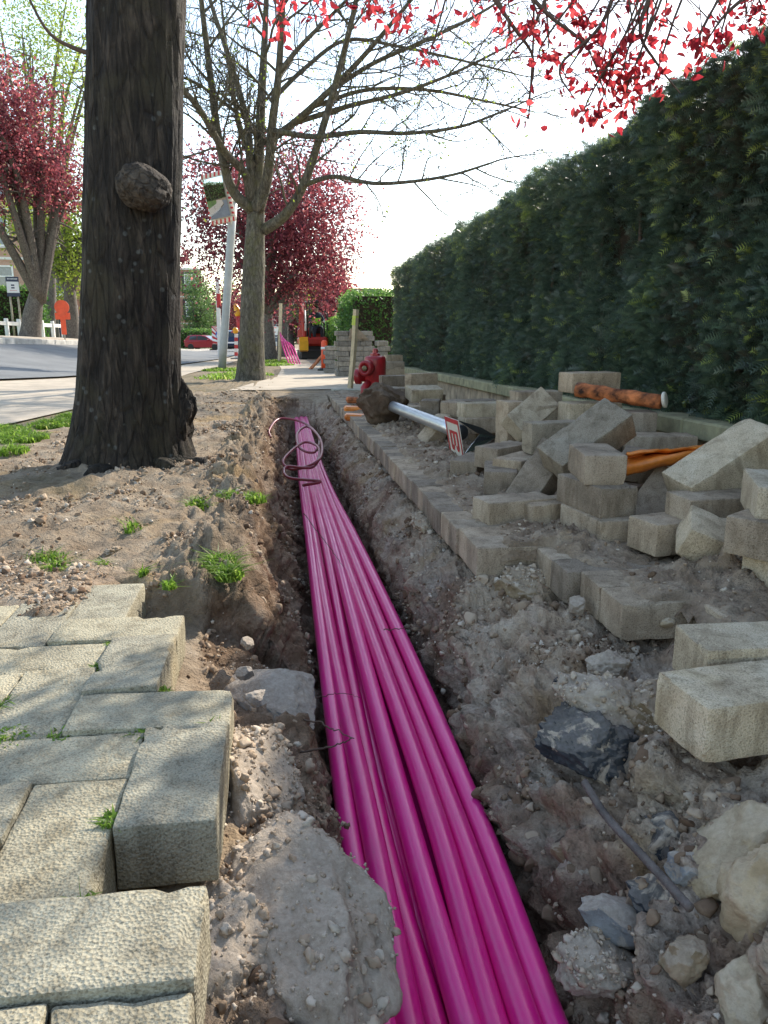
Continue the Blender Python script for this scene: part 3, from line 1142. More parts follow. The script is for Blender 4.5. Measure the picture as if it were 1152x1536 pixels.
# ------------------------------------------------------------------ rocks and broken concrete
def ico(sub):
    t = (1 + 5 ** .5) / 2
    v = [(-1, t, 0), (1, t, 0), (-1, -t, 0), (1, -t, 0), (0, -1, t), (0, 1, t), (0, -1, -t), (0, 1, -t), (t, 0, -1), (t, 0, 1), (-t, 0, -1), (-t, 0, 1)]
    f = [(0, 11, 5), (0, 5, 1), (0, 1, 7), (0, 7, 10), (0, 10, 11), (1, 5, 9), (5, 11, 4), (11, 10, 2), (10, 7, 6), (7, 1, 8), (3, 9, 4), (3, 4, 2), (3, 2, 6), (3, 6, 8), (3, 8, 9), (4, 9, 5), (2, 4, 11), (6, 2, 10), (8, 6, 7), (9, 8, 1)]
    v = [np.array(q) / np.linalg.norm(q) for q in v]
    for _ in range(sub):
        mid, nf = {}, []

        def mp(a, b):
            kk = (min(a, b), max(a, b))
            if kk not in mid:
                q = v[a] + v[b]
                v.append(q / np.linalg.norm(q))
                mid[kk] = len(v) - 1
            return mid[kk]
        for a, b, c in f:
            ab, bc, ca = mp(a, b), mp(b, c), mp(c, a)
            nf += [(a, ab, ca), (b, bc, ab), (c, ca, bc), (ab, bc, ca)]
        f = nf
    return np.array(v), np.array(f)


ICO = {k: ico(k) for k in (0, 1, 2, 3, 4, 5)}
LUMPS = []


def rock_mesh(name, size, seed, sub=4, cuts=9, rough=0.12, cutd=(0.55, 0.85), gross=0.25):
    r = np.random.default_rng(seed)
    v, f = ICO[sub]
    v = v.copy()
    v *= (1 + gross * fbm(v * 1.3 + seed * 3.1, 2))[:, None]
    for _ in range(cuts):
        n = r.normal(size=3)
        n /= np.linalg.norm(n)
        d = r.uniform(*cutd)
        s = v @ n - d
        v -= np.where(s > 0, s, 0)[:, None] * n * 0.96
    v *= (1 + rough * 0.5 * fbm(v * 3.5 + seed, 3) + rough * 0.20 * fbm(v * 10 + seed, 4, gain=0.6) + rough * 0.1 * fbm(v * 26 + seed + 4, 2))[:, None]
    v *= np.array(size) / 2 / np.maximum(np.abs(v).max(0), 1e-6)
    return make_mesh(name, v, f, smooth=(sub >= 3))


def rock(px, py, off, w, h, d, rot, seed, mat_, label, cat='rock', name='rock', **kw):
    """rock centred on the ray of (px,py) at the height off over the footpath plane; w,h,d in metres"""
    c = G(px, py, off)
    o = obj(name, rock_mesh(name, (w, d, h), seed, **kw), M[mat_], None, c, tuple(math.radians(q) for q in rot))
    tag(o, label, cat)
    if mat_ in ('rubble', 'clod') and w > 0.1:
        q = np.empty(len(o.data.vertices) * 3, np.float32)
        o.data.vertices.foreach_get('co', q)
        q = q.reshape(-1, 3) @ np.array(o.rotation_euler.to_matrix()).T + c
        LUMPS.append(q[q[:, 2] > c[2] + h * 0.12])
    return o


# left: broken lean concrete and rubble that carried the edge of the paving
rock(385, 1190, -0.155, 0.17, 0.20, 0.36, (4, 8, 5), 3, 'rubble', 'long broken slab of pale concrete bedding against the left paver edge', 'rubble', 'concrete_lump', cuts=10, sub=5, rough=0.08)
rock(428, 1425, -0.205, 0.25, 0.26, 0.40, (0, 6, 10), 5, 'rubble', 'large broken concrete lump with crumbly gravel top overhanging the ducts', 'rubble', 'concrete_lump', cuts=13, rough=0.10, sub=5, cutd=(0.6, 0.9))
rock(320, 1445, -0.175, 0.19, 0.19, 0.30, (0, 4, 4), 8, 'rubble', 'smooth pale lump of bedding concrete in the gap between two left pavers', 'rubble', 'concrete_lump', cuts=9, sub=5, rough=0.08)
rock(410, 1045, -0.16, 0.18, 0.15, 0.30, (0, 18, 16), 11, 'rock_blue', 'bluish grey stone slab sticking out of the left trench bank', cuts=10, sub=5, rough=0.07)
rock(382, 1047, -0.085, 0.045, 0.03, 0.04, (0, 0, 30), 12, 'rock_blue', 'small blue grey stone lying beside the raised paver corner')
rock(368, 1008, -0.085, 0.04, 0.035, 0.04, (0, 0, 70), 13, 'rock_blue', 'small round grey stone on the rubble behind the raised paver')
rock(372, 965, -0.08, 0.035, 0.03, 0.04, (0, 0, 10), 14, 'rubble', 'pale pebble on the rubble below the grass overhang')
rock(325, 875, -0.10, 0.17, 0.13, 0.17, (10, 0, 25), 17, 'clod', 'brown earth clod under the overhanging grass tuft', 'clod', 'earth_clod', rough=0.3)
rock(250, 905, -0.06, 0.08, 0.07, 0.07, (0, 0, 50), 18, 'clod', 'loose brown clod behind the sandy paver end', 'clod', 'earth_clod', rough=0.3)
rock(330, 640, 0.01, 0.16, 0.07, 0.14, (0, 0, 20), 19, 'clod', 'crumbly brown clod on the soil beside the big trunk', 'clod', 'earth_clod', rough=0.35)
rock(170, 830, 0.0, 0.06, 0.04, 0.05, (0, 0, 40), 20, 'clod', 'small tan clod on the bare soil near the left paving', 'clod', 'earth_clod', rough=0.3)
# right bank
rock(888, 1128, -0.14, 0.20, 0.15, 0.18, (8, 12, 10), 23, 'rock_flint', 'big black flint with pale patches jutting from the right trench bank', cuts=7, sub=5, rough=0.2)
rock(852, 1035, -0.10, 0.06, 0.07, 0.07, (20, 0, 30), 24, 'rock_flint', 'dark flint shard above the big black flint')
rock(905, 1060, -0.105, 0.20, 0.13, 0.18, (15, 20, 30), 25, 'rubble', 'dusty grey earth lump between the black flint and the near block', 'clod', 'earth_clod', rough=0.18)
rock(985, 1085, -0.12, 0.19, 0.12, 0.20, (20, 25, -12), 26, 'clod', 'cracked brown clay lump under the near block', 'clod', 'earth_clod', cuts=8)
rock(1055, 1180, -0.155, 0.20, 0.13, 0.16, (10, 15, -30), 27, 'clod', 'tan clay slab below the near concrete block', 'clod', 'earth_clod', cuts=8)
rock(935, 1385, -0.225, 0.135, 0.085, 0.10, (0, 12, -8), 29, 'rock_blue', 'pale grey angular stone low on the right bank below the steel rod', cuts=10)
rock(1110, 1290, -0.14, 0.15, 0.19, 0.15, (10, 20, 20), 31, 'rock_beige', 'large cream boulder beside the right frame of the bank', cuts=7)
rock(1170, 1365, -0.135, 0.12, 0.20, 0.15, (5, -10, 40), 32, 'rock_beige', 'cream boulder with a cracked face next to the larger cream boulder', cuts=7)
rock(1125, 1500, -0.19, 0.10, 0.08, 0.09, (10, 0, 30), 33, 'rock_beige', 'tan stone at the foot of the cream boulders', cuts=8)
rock(1000, 1270, -0.185, 0.09, 0.09, 0.10, (30, 10, 50), 34, 'rock_flint', 'blue black flint above the middle of the steel rod')
rock(1035, 1305, -0.155, 0.06, 0.06, 0.07, (0, 30, 50), 35, 'rock_blue', 'grey stone wedged beside the end of the steel rod')
rock(985, 1345, -0.185, 0.08, 0.05, 0.08, (0, 10, 80), 36, 'rock_flint', 'flat dark stone under the steel rod')
rock(1020, 1440, -0.195, 0.06, 0.07, 0.06, (0, 30, 10), 37, 'clod', 'rusty brown clod below the pale angular stone', 'clod', 'earth_clod')
rock(850, 1275, -0.235, 0.05, 0.04, 0.05, (0, 0, 10), 38, 'clod', 'round tan pebble beside root stubs on the right bank')
rock(870, 1310, -0.25, 0.09, 0.09, 0.09, (0, 0, 60), 39, 'rubble', 'dusty grey stone left of the steel rod')
rock(900, 1455, -0.255, 0.12, 0.08, 0.12, (0, 0, 25), 40, 'rubble', 'dusty earth lump at the bottom of the right bank', 'clod', 'earth_clod', rough=0.25)
rock(866, 908, -0.06, 0.05, 0.045, 0.05, (0, 0, 25), 41, 'rubble', 'pale stone in the dark gap below the notched paving edge')
rock(795, 880, -0.10, 0.20, 0.13, 0.16, (0, 15, 10), 42, 'clod', 'large ochre earth block under the notched paving edge', 'clod', 'earth_clod', rough=0.2)
rock(640, 790, -0.12, 0.16, 0.08, 0.45, (0, 15, 4), 43, 'clod', 'long yellowish earth ledge under the straight paving edge', 'clod', 'earth_clod', rough=0.2)
rock(690, 700, 0.02, 0.05, 0.03, 0.04, (0, 0, 25), 44, 'clod', 'small tan stone in front of the block below the lying sign')
rock(1000, 935, -0.05, 0.035, 0.03, 0.03, (0, 0, 0), 45, 'rock_beige', 'rusty pebble on the bank below the paver corner')
rock(912, 1000, -0.07, 0.10, 0.06, 0.10, (0, 0, 40), 46, 'rubble', 'dusty lump below the projecting paver corner', 'clod', 'earth_clod', rough=0.25)
rock(1090, 825, 0.03, 0.05, 0.04, 0.05, (0, 0, 40), 47, 'clod', 'small clod in the earth mound between the tumbled blocks', 'clod', 'earth_clod', rough=0.3)
rock(920, 805, 0.02, 0.05, 0.03, 0.05, (0, 0, 40), 48, 'rubble', 'pale mortar crumb at the foot of the three block stack', 'rubble', 'mortar_crumb', rough=0.3)

# steel rod sticking out of the bank
rp = [G(876, 1172, -0.11), G(910, 1225, -0.135), G(965, 1285, -0.14), G(1035, 1362, -0.14)]
v, f = tube_geo(spline(rp, 60), [0.0058 + 0.0007 * (k % 2) for k in range(60)], 8)
tag(obj('steel_rod', make_mesh('steel_rod', v, f, smooth=True), M['rust']), 'rusty ribbed steel rod sticking out of the right trench bank', 'rod')

# crumbs: every small piece of earth and gravel on the soil
def crumbs():
    V, F, D, nb = [], [], [], 0
    dist = GW[:, 1]
    w = np.where((GW[:, 1] > 0.3) & (GW[:, 1] < 9.2) & (GW[:, 0] > -2.6) & (GW[:, 0] < 1.0), 1.0, 0)
    w *= np.clip(GN[:, 2], 0.3, 1)
    w *= np.where((GW[:, 0] < -0.1), 1.5, 1.0)
    bare = np.maximum(GWALL, GOPEN * 0.6)
    w *= bare
    cl = np.clip(fbm(GW * 4 + 2, 3) + 0.25, 0.03, 1.5) ** 1.6
    w *= cl * np.where(GWALL > 0.5, 1.0, 1.4)
    idx = rng.choice(len(GW), 24000, p=w / w.sum())
    pos = GW[idx] + rng.normal(size=(len(idx), 3)) * 0.006
    pos2 = []
    for q in LUMPS:
        kk = 900 if len(q) > 3000 else 260
        pos2.append(q[rng.choice(len(q), kk)] + rng.normal(size=(kk, 3)) * 0.002)
    nl = sum(len(q) for q in pos2)
    for (o_, p, z, hz) in (SP1, SP2):
        ok = np.where((hz > 0.0) & (p[:, 1] < 7))[0]
        j = rng.choice(ok, 3500)
        pos2.append(np.c_[p[j], z[j]] + rng.normal(size=(3500, 3)) * [0.008, 0.008, 0.001])
    pos = np.vstack([pos] + pos2)
    sz = 0.0019 * (1 - rng.random(len(pos))) ** -0.5
    sz = np.clip(sz, 0.0019, 0.011) * np.clip(0.8 + pos[:, 1] * 0.10, 0.8, 1.5)
    bv, bf = ICO[1]
    shapes = []
    for k_ in range(14):
        q = bv * (1 + 0.35 * rng.normal(size=(len(bv), 1)).clip(-1.2, 1.2)) * rng.uniform(0.6, 1.25, 3)
        shapes.append(q)
    allv = np.empty((len(pos), len(bv), 3), np.float32)
    for k_ in range(len(pos)):
        a = rng.random() * 6.28
        c_, s_ = math.cos(a), math.sin(a)
        q = shapes[k_ % 14]
        allv[k_, :, 0] = q[:, 0] * c_ - q[:, 1] * s_
        allv[k_, :, 1] = q[:, 0] * s_ + q[:, 1] * c_
        allv[k_, :, 2] = q[:, 2] * 0.8
    Fa = (np.arange(len(pos))[:, None, None] * len(bv) + bf[None]).reshape(-1, 3)
    r0 = rng.random(len(pos))
    r0[24000:24000 + nl] = 0.55 + 0.45 * r0[24000:24000 + nl]        # mortar crumbs on the broken concrete are paler
    sz[24000:24000 + nl] *= 0.8
    rn = np.repeat(r0, len(bv))
    allv = allv * sz[:, None, None] + pos[:, None, :]
    n = NT('crumb')
    col = n.ramp(n.attr('rnd'), [(0, (0.15, 0.095, 0.06)), (0.45, (0.33, 0.235, 0.155)), (0.8, (0.48, 0.375, 0.27)), (1.0, (0.62, 0.53, 0.42))])
    c = n.coords(world=True)
    M['crumb'] = n.done(col, 0.95, n.bump(n.noise(c, 300, 3), 0.4, 0.003), spec=0.15)
    me = make_mesh('soil_crumbs', allv.reshape(-1, 3), Fa, {'rnd': rn}, False)
    tag(obj('soil_crumbs', me, M['crumb']), 'loose crumbs of earth and gravel over the trench banks', 'gravel', kind='stuff')


crumbs()


def clods():
    ok = (GW[:, 1] > 0.35) & (GW[:, 1] < 8.5) & (GW[:, 0] > -1.6) & (GW[:, 0] < 0.95) & ((GWALL > 0.5) | (GOPEN > 0.5)) & ((GW[:, 2] + SLOPE * GW[:, 1]) > -0.33)
    w = ok * np.clip(fbm(GW * 3 + 5, 3) + 0.35, 0.02, 1.5) * np.where(GW[:, 0] > 0.3, 1.6, 1.0) * np.where(GW[:, 0] < -0.3, 0.35, 1.0)
    n = 1500
    idx = rng.choice(len(GW), n, p=w / w.sum())
    pos = GW[idx] - GN[idx] * 0.003
    sz = 0.006 * (1 - rng.random(n)) ** -0.42
    sz = np.clip(sz, 0.006, 0.024) * np.clip(0.85 + pos[:, 1] * 0.07, 0.85, 1.3)
    bv, bf = ICO[2]
    shapes = []
    for k_ in range(16):
        q = bv * (1 + 0.2 * fbm(bv * 1.5 + k_ * 3.3, 2))[:, None]
        for _ in range(14):
            m_ = rng.normal(size=3)
            m_ /= np.linalg.norm(m_)
            t = q @ m_ - rng.uniform(.4, .75)
            q = q - np.where(t > 0, t, 0)[:, None] * m_
        shapes.append(q * rng.uniform(.65, 1.25, 3))
    allv = np.empty((n, len(bv), 3), np.float32)
    for k_ in range(n):
        R_ = np.array(Euler(rng.uniform(0, 6.28, 3)).to_matrix())
        allv[k_] = shapes[k_ % 16] @ R_.T * sz[k_] + pos[k_]
    Fa = (np.arange(n)[:, None, None] * len(bv) + bf[None]).reshape(-1, 3)
    me = make_mesh('soil_clods', allv.reshape(-1, 3), Fa, {'rnd': np.repeat(rng.random(n) * 0.78, len(bv))}, False)
    tag(obj('soil_clods', me, M['crumb']), 'angular clods and stones scattered down the trench banks', 'gravel', kind='stuff')


clods()

# dead roots and twigs hanging across the trench
for (pts, r, lab) in [
    ([(440, 1078, -.17), (480, 1085, -.14), (530, 1108, -.12)], 0.0022, 'thin dry root forked over the ducts from the left bank'),
    ([(440, 1130, -.17), (490, 1122, -.14), (530, 1108, -.12)], 0.0024, 'lower dry root meeting the forked root over the ducts'),
    ([(575, 945, -.25), (600, 943, -.24), (640, 938, -.22)], 0.0018, 'short root across the right side of the ducts'),
    ([(455, 770, -.2), (490, 815, -.23), (515, 850, -.24)], 0.0022, 'fine dark root hanging over the far ducts'),
    ([(835, 1265, -.235), (860, 1245, -.22), (880, 1238, -.21)], 0.004, 'grey root stub poking out of the right bank'),
    ([(835, 1275, -.235), (865, 1262, -.22), (905, 1262, -.2)], 0.003, 'thin root lying under the grey root stub'),
    ([(470, 1048, -.24), (510, 1040, -.235), (540, 1046, -.24)], 0.0012, 'hair thin root across two ducts'),
]:
    p = spline([G(*q) for q in pts], 24)
    p += rng.normal(size=p.shape) * 0.0012
    v, f = tube_geo(p, np.linspace(r, r * 0.4, 24), 6)
    tag(obj('dry_root', make_mesh('dry_root', v, f, smooth=True), M['twig_wood']), lab, 'root')

# ------------------------------------------------------------------ low garden wall under the hedge
wall = empty('garden_wall', (1.70, 5, 0))
tag(wall, 'low stone garden wall with mossy coping below the tall yew hedge', 'wall')
y = -3.0
while y < 11.9:
    L = 0.98
    c = (1.665, y + L / 2)
    o = MB().bbox((0, 0, 0), (0.16, L - 0.008, 0.075), 0.008).build('coping_stone', M['coping'], wall, (c[0] - 1.70 + random.uniform(-.004, .004), c[1] - 5, float(zg(*c)) + 0.22), (math.atan(-SLOPE), 0, random.uniform(-.004, .004)))
    y += L
y = -1.0
SM = [MB().bbox((0, 0, 0), (0.08, 0.17 + 0.02 * q, 0.30), 0.008).mesh('wall_stone') for q in range(3)]
while y < 11.9:
    q = random.randrange(3)
    L = 0.17 + 0.02 * q
    c = (1.672 + random.uniform(-.006, .006), y + L / 2)
    o = obj('wall_stone', SM[q], M['wall_stone'], wall, (c[0] - 1.70, c[1] - 5, float(zg(*c)) + 0.032), (math.atan(-SLOPE), 0, 0))
    y += L + 0.006

# ------------------------------------------------------------------ hedges
def sprig_cloud(pos, nrm, upv, size, needles, rnd, wid=0.16, droop=0.25):
    """flat feathery sprigs: a row of paired needles along a short stem; all arrays"""
    N = len(pos)
    t = nrm * 0.9 + upv
    t /= np.linalg.norm(t, axis=1)[:, None]
    s = np.cross(t, rng.normal(size=(N, 3)))
    s /= np.linalg.norm(s, axis=1)[:, None] + 1e-9
    V = []
    R = []
    for k in range(needles):
        a = (k + 0.5) / needles
        for sg in (-1, 1):
            base = pos + t * (size * a)[:, None] + np.array([0, 0, -1]) * (droop * size * a * a)[:, None]
            ln = size * (0.42 * (1 - 0.55 * a))
            tip = base + s * (sg * ln)[:, None] + t * (ln * 0.75)[:, None]
            w = (t - s * sg * 0.5) * (size * wid * 0.5)[:, None]
            V.append(np.stack([base - w * .5, base + w * .5, tip], 1))
            R.append(np.repeat(np.clip(rnd + 0.10 * a, 0, 1)[:, None], 3, 1))
    V = np.stack(V, 1).reshape(-1, 3)
    R = np.stack(R, 1).reshape(-1)
    F = np.arange(len(V)).reshape(-1, 3)
    return V, F, R


def leaf_cloud(pos, size, rnd, aspect=0.55, flat=None, fold=0.25):
    """rhombic leaves, two triangles each, random attitude"""
    N = len(pos)
    d = rng.normal(size=(N, 3))
    if flat is not None:
        d[:, 2] *= flat
    d /= np.linalg.norm(d, axis=1)[:, None]
    s = np.cross(d, rng.normal(size=(N, 3)))
    s /= np.linalg.norm(s, axis=1)[:, None] + 1e-9
    n = np.cross(d, s)
    size = np.broadcast_to(size, (N,))[:, None]
    a = pos
    b = pos + d * size * 0.55 + s * size * aspect * 0.5 + n * size * fold * 0.3
    c = pos + d * size
    e = pos + d * size * 0.55 - s * size * aspect * 0.5 + n * size * fold * 0.3
    V = np.stack([a, b, c, e], 1).reshape(-1, 3)
    i = np.arange(N)[:, None] * 4
    F = np.concatenate([i + [0, 1, 2], i + [0, 2, 3]])
    return V, F, np.repeat(rnd, 4)


def oval_leaves(pos, size, rnd, aspect=0.5, hang=0.5):
    """pointed oval leaves of six vertices, folded along the midrib, mostly hanging"""
    N = len(pos)
    d = rng.normal(size=(N, 3)) + np.array([0, 0, -hang])
    d /= np.linalg.norm(d, axis=1)[:, None]
    s = np.cross(d, rng.normal(size=(N, 3)))
    s /= np.linalg.norm(s, axis=1)[:, None] + 1e-9
    n = np.cross(d, s)
    L = np.asarray(size)[:, None]
    w = L * aspect * 0.5
    pts = [pos, pos + d * L * .3 + s * w * .85 + n * w * .35, pos + d * L * .65 + s * w * .8 + n * w * .3, pos + d * L - n * w * .3,
           pos + d * L * .65 - s * w * .8 + n * w * .3, pos + d * L * .3 - s * w * .85 + n * w * .35]
    V = np.stack(pts, 1).reshape(-1, 3)
    i = np.arange(N)[:, None] * 6
    F = np.concatenate([i + [0, 1, 3], i + [1, 2, 3], i + [0, 3, 5], i + [3, 4, 5]])
    return V, F, np.repeat(rnd, 6)


def cat(parts):
    V, F, R, b = [], [], [], 0
    for v, f, r in parts:
        V.append(v)
        F.append(f + b)
        R.append(r)
        b += len(v)
    return np.concatenate(V), np.concatenate(F), np.concatenate(R)


HX, HTOP = 1.74, 1.63


def yew_hedge():
    root = empty('yew_hedge', (HX + 0.5, 5, 0.2))
    tag(root, 'tall dark green clipped yew hedge rising behind the low stone wall', 'hedge')
    parts = []

    def face(y0, y1, dens_, size, needles, bright):
        n = int((y1 - y0) * 1.5 * dens_)
        y = rng.uniform(y0, y1, n)
        zz = rng.uniform(0.20, HTOP, n)
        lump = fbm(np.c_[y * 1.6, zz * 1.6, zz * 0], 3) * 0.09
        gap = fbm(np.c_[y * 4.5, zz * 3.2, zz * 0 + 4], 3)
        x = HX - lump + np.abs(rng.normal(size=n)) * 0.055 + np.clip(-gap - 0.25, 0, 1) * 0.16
        # bulge over the coping and lean at the foot
        x -= 0.05 * np.exp(-((zz - 0.45) / 0.3) ** 2)
        pos = np.c_[x, y, zg(x, y) + zz]
        nrm = np.tile([-1.0, 0, 0.1], (n, 1)) + rng.normal(size=(n, 3)) * 0.45
        upv = np.tile([0, 0, 0.35], (n, 1)) + rng.normal(size=(n, 3)) * 0.4
        brown = fbm(np.c_[y * 1.1, zz * 0.7, zz * 0 + 9], 3)
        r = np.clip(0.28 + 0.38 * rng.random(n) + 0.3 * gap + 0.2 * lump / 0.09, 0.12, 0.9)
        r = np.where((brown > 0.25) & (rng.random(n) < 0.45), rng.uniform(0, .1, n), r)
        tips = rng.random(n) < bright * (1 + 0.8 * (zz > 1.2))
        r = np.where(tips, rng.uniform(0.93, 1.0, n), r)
        sz = size * rng.uniform(0.6, 1.3, n)
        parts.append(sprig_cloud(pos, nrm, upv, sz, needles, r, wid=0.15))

    def top(y0, y1, dens_, size, needles):
        n = int((y1 - y0) * 0.9 * dens_)
        y = rng.uniform(y0, y1, n)
        u = rng.uniform(0, 0.9, n) ** 1.3
        lump = fbm(np.c_[y * 2.5, u * 2, u * 0 + 8], 3) * 0.035
        x = HX + u - 0.02
        pos = np.c_[x, y, zg(x, y) + HTOP - 0.04 + lump - 0.05 * np.exp(-u / 0.05) + rng.normal(size=n) * 0.012]
        nrm = np.tile([-0.3, 0, 1.0], (n, 1)) + rng.normal(size=(n, 3)) * 0.5
        upv = rng.normal(size=(n, 3)) * 0.4
        r = np.where(rng.random(n) < 0.2, rng.uniform(.92, 1, n), rng.uniform(0.3, 0.85, n))
        parts.append(sprig_cloud(pos, nrm, upv, size * rng.uniform(0.6, 1.2, n), needles, r, wid=0.16))

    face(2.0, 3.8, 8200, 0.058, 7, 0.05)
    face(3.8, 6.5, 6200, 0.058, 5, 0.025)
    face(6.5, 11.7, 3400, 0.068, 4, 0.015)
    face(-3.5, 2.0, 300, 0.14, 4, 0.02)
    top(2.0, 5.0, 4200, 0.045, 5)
    top(5.0, 11.7, 2600, 0.055, 4)
    top(-3.5, 2.0, 250, 0.13, 4)
    # far end face
    n = 2200
    x = rng.uniform(HX, HX + 0.9, n)
    zz = rng.uniform(0.05, HTOP, n)
    y = 11.7 + np.abs(rng.normal(size=n)) * 0.04
    parts.append(sprig_cloud(np.c_[x, y, zg(x, y) + zz], np.tile([-.3, 1.0, 0.1], (n, 1)) + rng.normal(size=(n, 3)) * .4, rng.normal(size=(n, 3)) * .4, 0.08 * rng.uniform(.6, 1.2, n), 4, np.where(rng.random(n) < .25, .97, rng.uniform(.4, .9, n)), wid=.34))
    V, F, R = cat(parts)
    V = V - np.array([HX + 0.5, 5, 0.2])
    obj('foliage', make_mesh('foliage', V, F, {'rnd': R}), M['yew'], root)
    # woody, shaded inside of the hedge
    m = MB()
    for a, b in ((-3.5, 1), (1, 4), (4, 8), (8, 11.6)):
        za, zb = float(zg(2, a)), float(zg(2, b))
        x0, x1 = HX + 0.10, HX + 0.85
        m.add([(x0, a, za + 0.1), (x1, a, za + 0.1), (x1, b, zb + 0.1), (x0, b, zb + 0.1), (x0, a, za + HTOP - .12), (x1, a, za + HTOP - .12), (x1, b, zb + HTOP - .12), (x0, b, zb + HTOP - .12)],
              [(0, 3, 2, 1), (4, 5, 6, 7), (0, 1, 5, 4), (1, 2, 6, 5), (2, 3, 7, 6), (3, 0, 4, 7)])
    o = m.build('twig_mass', M['twig_mass'], root)
    o.location = (-(HX + 0.5), -5, -0.2)
    # bare stems showing through
    for q in range(26):
        yy = 2.2 + q * 0.36 + random.uniform(-.1, .1)
        b = np.array([HX + 0.07, yy, float(zg(2, yy)) + 0.1])
        pts = [b, b + [0.02, random.uniform(-.06, .06), .5], b + [-0.01, random.uniform(-.12, .12), 1.0], b + [0.02, random.uniform(-.16, .16), 1.42]]
        v, f = tube_geo(spline(pts, 12) - np.array([HX + 0.5, 5, 0.2]), np.linspace(0.016, 0.006, 12), 6)
        obj('stem', make_mesh('stem', v, f, smooth=True), M['twig_wood'], root)


n_ = NT('twig_mass')
c_ = n_.coords(world=True)
M['twig_mass'] = n_.done(n_.ramp(n_.noise(c_, 14, 5, 0.7), [(0.35, (0.025, 0.025, 0.018)), (0.7, (0.085, 0.06, 0.04))]), 0.95, n_.bump(n_.noise(c_, 40, 4, .7), 1.0, 0.05), spec=0.05)
yew_hedge()


def leafy_hedge(name, label, x0, x1, y0, y1, h, mat_, n, size, base=0.0):
    root = empty(name, ((x0 + x1) / 2, (y0 + y1) / 2, float(zg((x0 + x1) / 2, (y0 + y1) / 2)) + base))
    tag(root, label, 'hedge')
    cx, cy, cz = root.location
    ax, ay = abs(x1 - x0) / 2, abs(y1 - y0) / 2
    a = np.array([ay * h, ay * h, ax * h, ax * h, ax * ay * 2])
    side = rng.choice(5, n, p=a / a.sum())
    u, v_ = rng.uniform(-1, 1, n), rng.uniform(0, 1, n)
    x = np.select([side == 0, side == 1, side >= 2], [-ax, ax, u * ax])
    y = np.select([side < 2, side == 2, side == 3], [u * ay, -ay, ay], rng.uniform(-1, 1, n) * ay)
    z = np.where(side == 4, h, v_ * h)
    p = np.c_[x, y, z]
    p += (fbm(np.c_[x * 2.2, y * 2.2 + cy, z * 2.2], 3) * 0.05 * min(1, h))[:, None] * np.array([1, 1, .5])
    p += rng.normal(size=(n, 3)) * size * 0.5
    z_s = zg(p[:, 0] + cx, p[:, 1] + cy) - zg(cx, cy)
    p[:, 2] += z_s
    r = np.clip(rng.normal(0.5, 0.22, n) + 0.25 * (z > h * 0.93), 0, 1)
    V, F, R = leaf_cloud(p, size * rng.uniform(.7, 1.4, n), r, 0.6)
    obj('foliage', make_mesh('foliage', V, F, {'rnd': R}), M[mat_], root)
    m = MB()
    m.box((0, 0, h / 2 - 0.04), (2 * ax - 3 * size, 2 * ay - 3 * size, h - 2 * size))
    m.build('twig_mass', M['twig_mass'], root, (0, 0, 0), (math.atan(float(zg(cx, cy + ay) - zg(cx, cy - ay)) / (2 * ay)), 0, 0))
    return root


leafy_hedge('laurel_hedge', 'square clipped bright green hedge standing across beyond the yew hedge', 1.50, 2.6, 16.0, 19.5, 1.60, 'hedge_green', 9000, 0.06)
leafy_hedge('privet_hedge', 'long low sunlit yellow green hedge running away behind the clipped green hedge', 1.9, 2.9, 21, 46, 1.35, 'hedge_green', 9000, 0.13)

# ------------------------------------------------------------------ loose concrete blocks of the heap
def block(px, py, Y, rz, rx=0, ry=0, mat_='paver_grey', label=None, group=None, dims=None, name='concrete_block', xyz=None):
    c = P(px, py, Y) if xyz is None else xyz
    me = random.choice(PAVERS) if dims is None else paver_mesh(name, dims, random.randrange(99))
    o = obj(name, me, M[mat_], None, c)
    # order: tilt the block in its own frame, then turn it
    R = Matrix.Rotation(math.radians(rz), 3, 'Z') @ Matrix.Rotation(math.radians(ry), 3, 'Y') @ Matrix.Rotation(math.radians(rx), 3, 'X')
    o.rotation_euler = R.to_euler()
    tag(o, label or 'grey concrete block lying loose in the middle of the heap', 'block', group or ('loose concrete blocks heaped by the wall' if True else None))
    return o


HEAP = 'loose concrete blocks heaped by the wall'
# the stack of three and its neighbours
block(894, 695, 2.14, 80, label='top block of the stack of three, dusty on top', mat_='paver_grey')
block(893, 741, 2.10, 100, label='middle block of the stack of three, turned on the one below')
block(896, 788, 2.06, 97, label='bottom block of the stack of three, sunk in crumbled earth')
block(832, 768, 2.30, 14, label='low grey block tucked behind the foot of the stack of three')
block(771, 765, 2.32, 12, label='rounded worn block on the notched paving edge, earth on its top')
block(812, 714, 2.52, 20, ry=-50, rx=20, label='block tipped on one corner against the stack of three')
block(880, 662, 2.42, 8, ry=-33, rx=24, mat_='paver_pale', label='pale buff block leaning steeply across the top of the heap', dims=(0.29, 0.135, 0.10))
block(832, 655, 2.85, 8, rx=90, mat_='paver_pale', label='block on edge with a yellow stained face')
block(795, 622, 3.25, 30, ry=-28, rx=50, mat_='paver_pale', label='brown block tilted against the upright block by the wall')
block(764, 640, 3.45, 12, ry=90, label='block standing upright on its end behind the lying sign')
block(755, 682, 3.05, 38, label='block on top of the row beside the lying sign')
block(782, 700, 2.80, 45, label='block wedged below the yellow stained one')
block(750, 716, 2.75, 75, label='low block end at the foot of the row beside the lying sign')
block(708, 700, 3.18, 58, label='grey block under the corner of the lying sign')
block(803, 599, 3.75, 6, label='long block lying against the wall coping')
block(828, 620, 3.30, 14, mat_='paver_pale', label='squared block beside the leaning buff one')
block(884, 618, 3.15, 4, mat_='paver_pale', label='block with a clean flat top just above the leaning buff one')
block(935, 632, 2.95, -14, label='dark block behind the point of the leaning buff one')
block(990, 668, 2.75, -8, label='block lying level behind the orange plastic sheet')
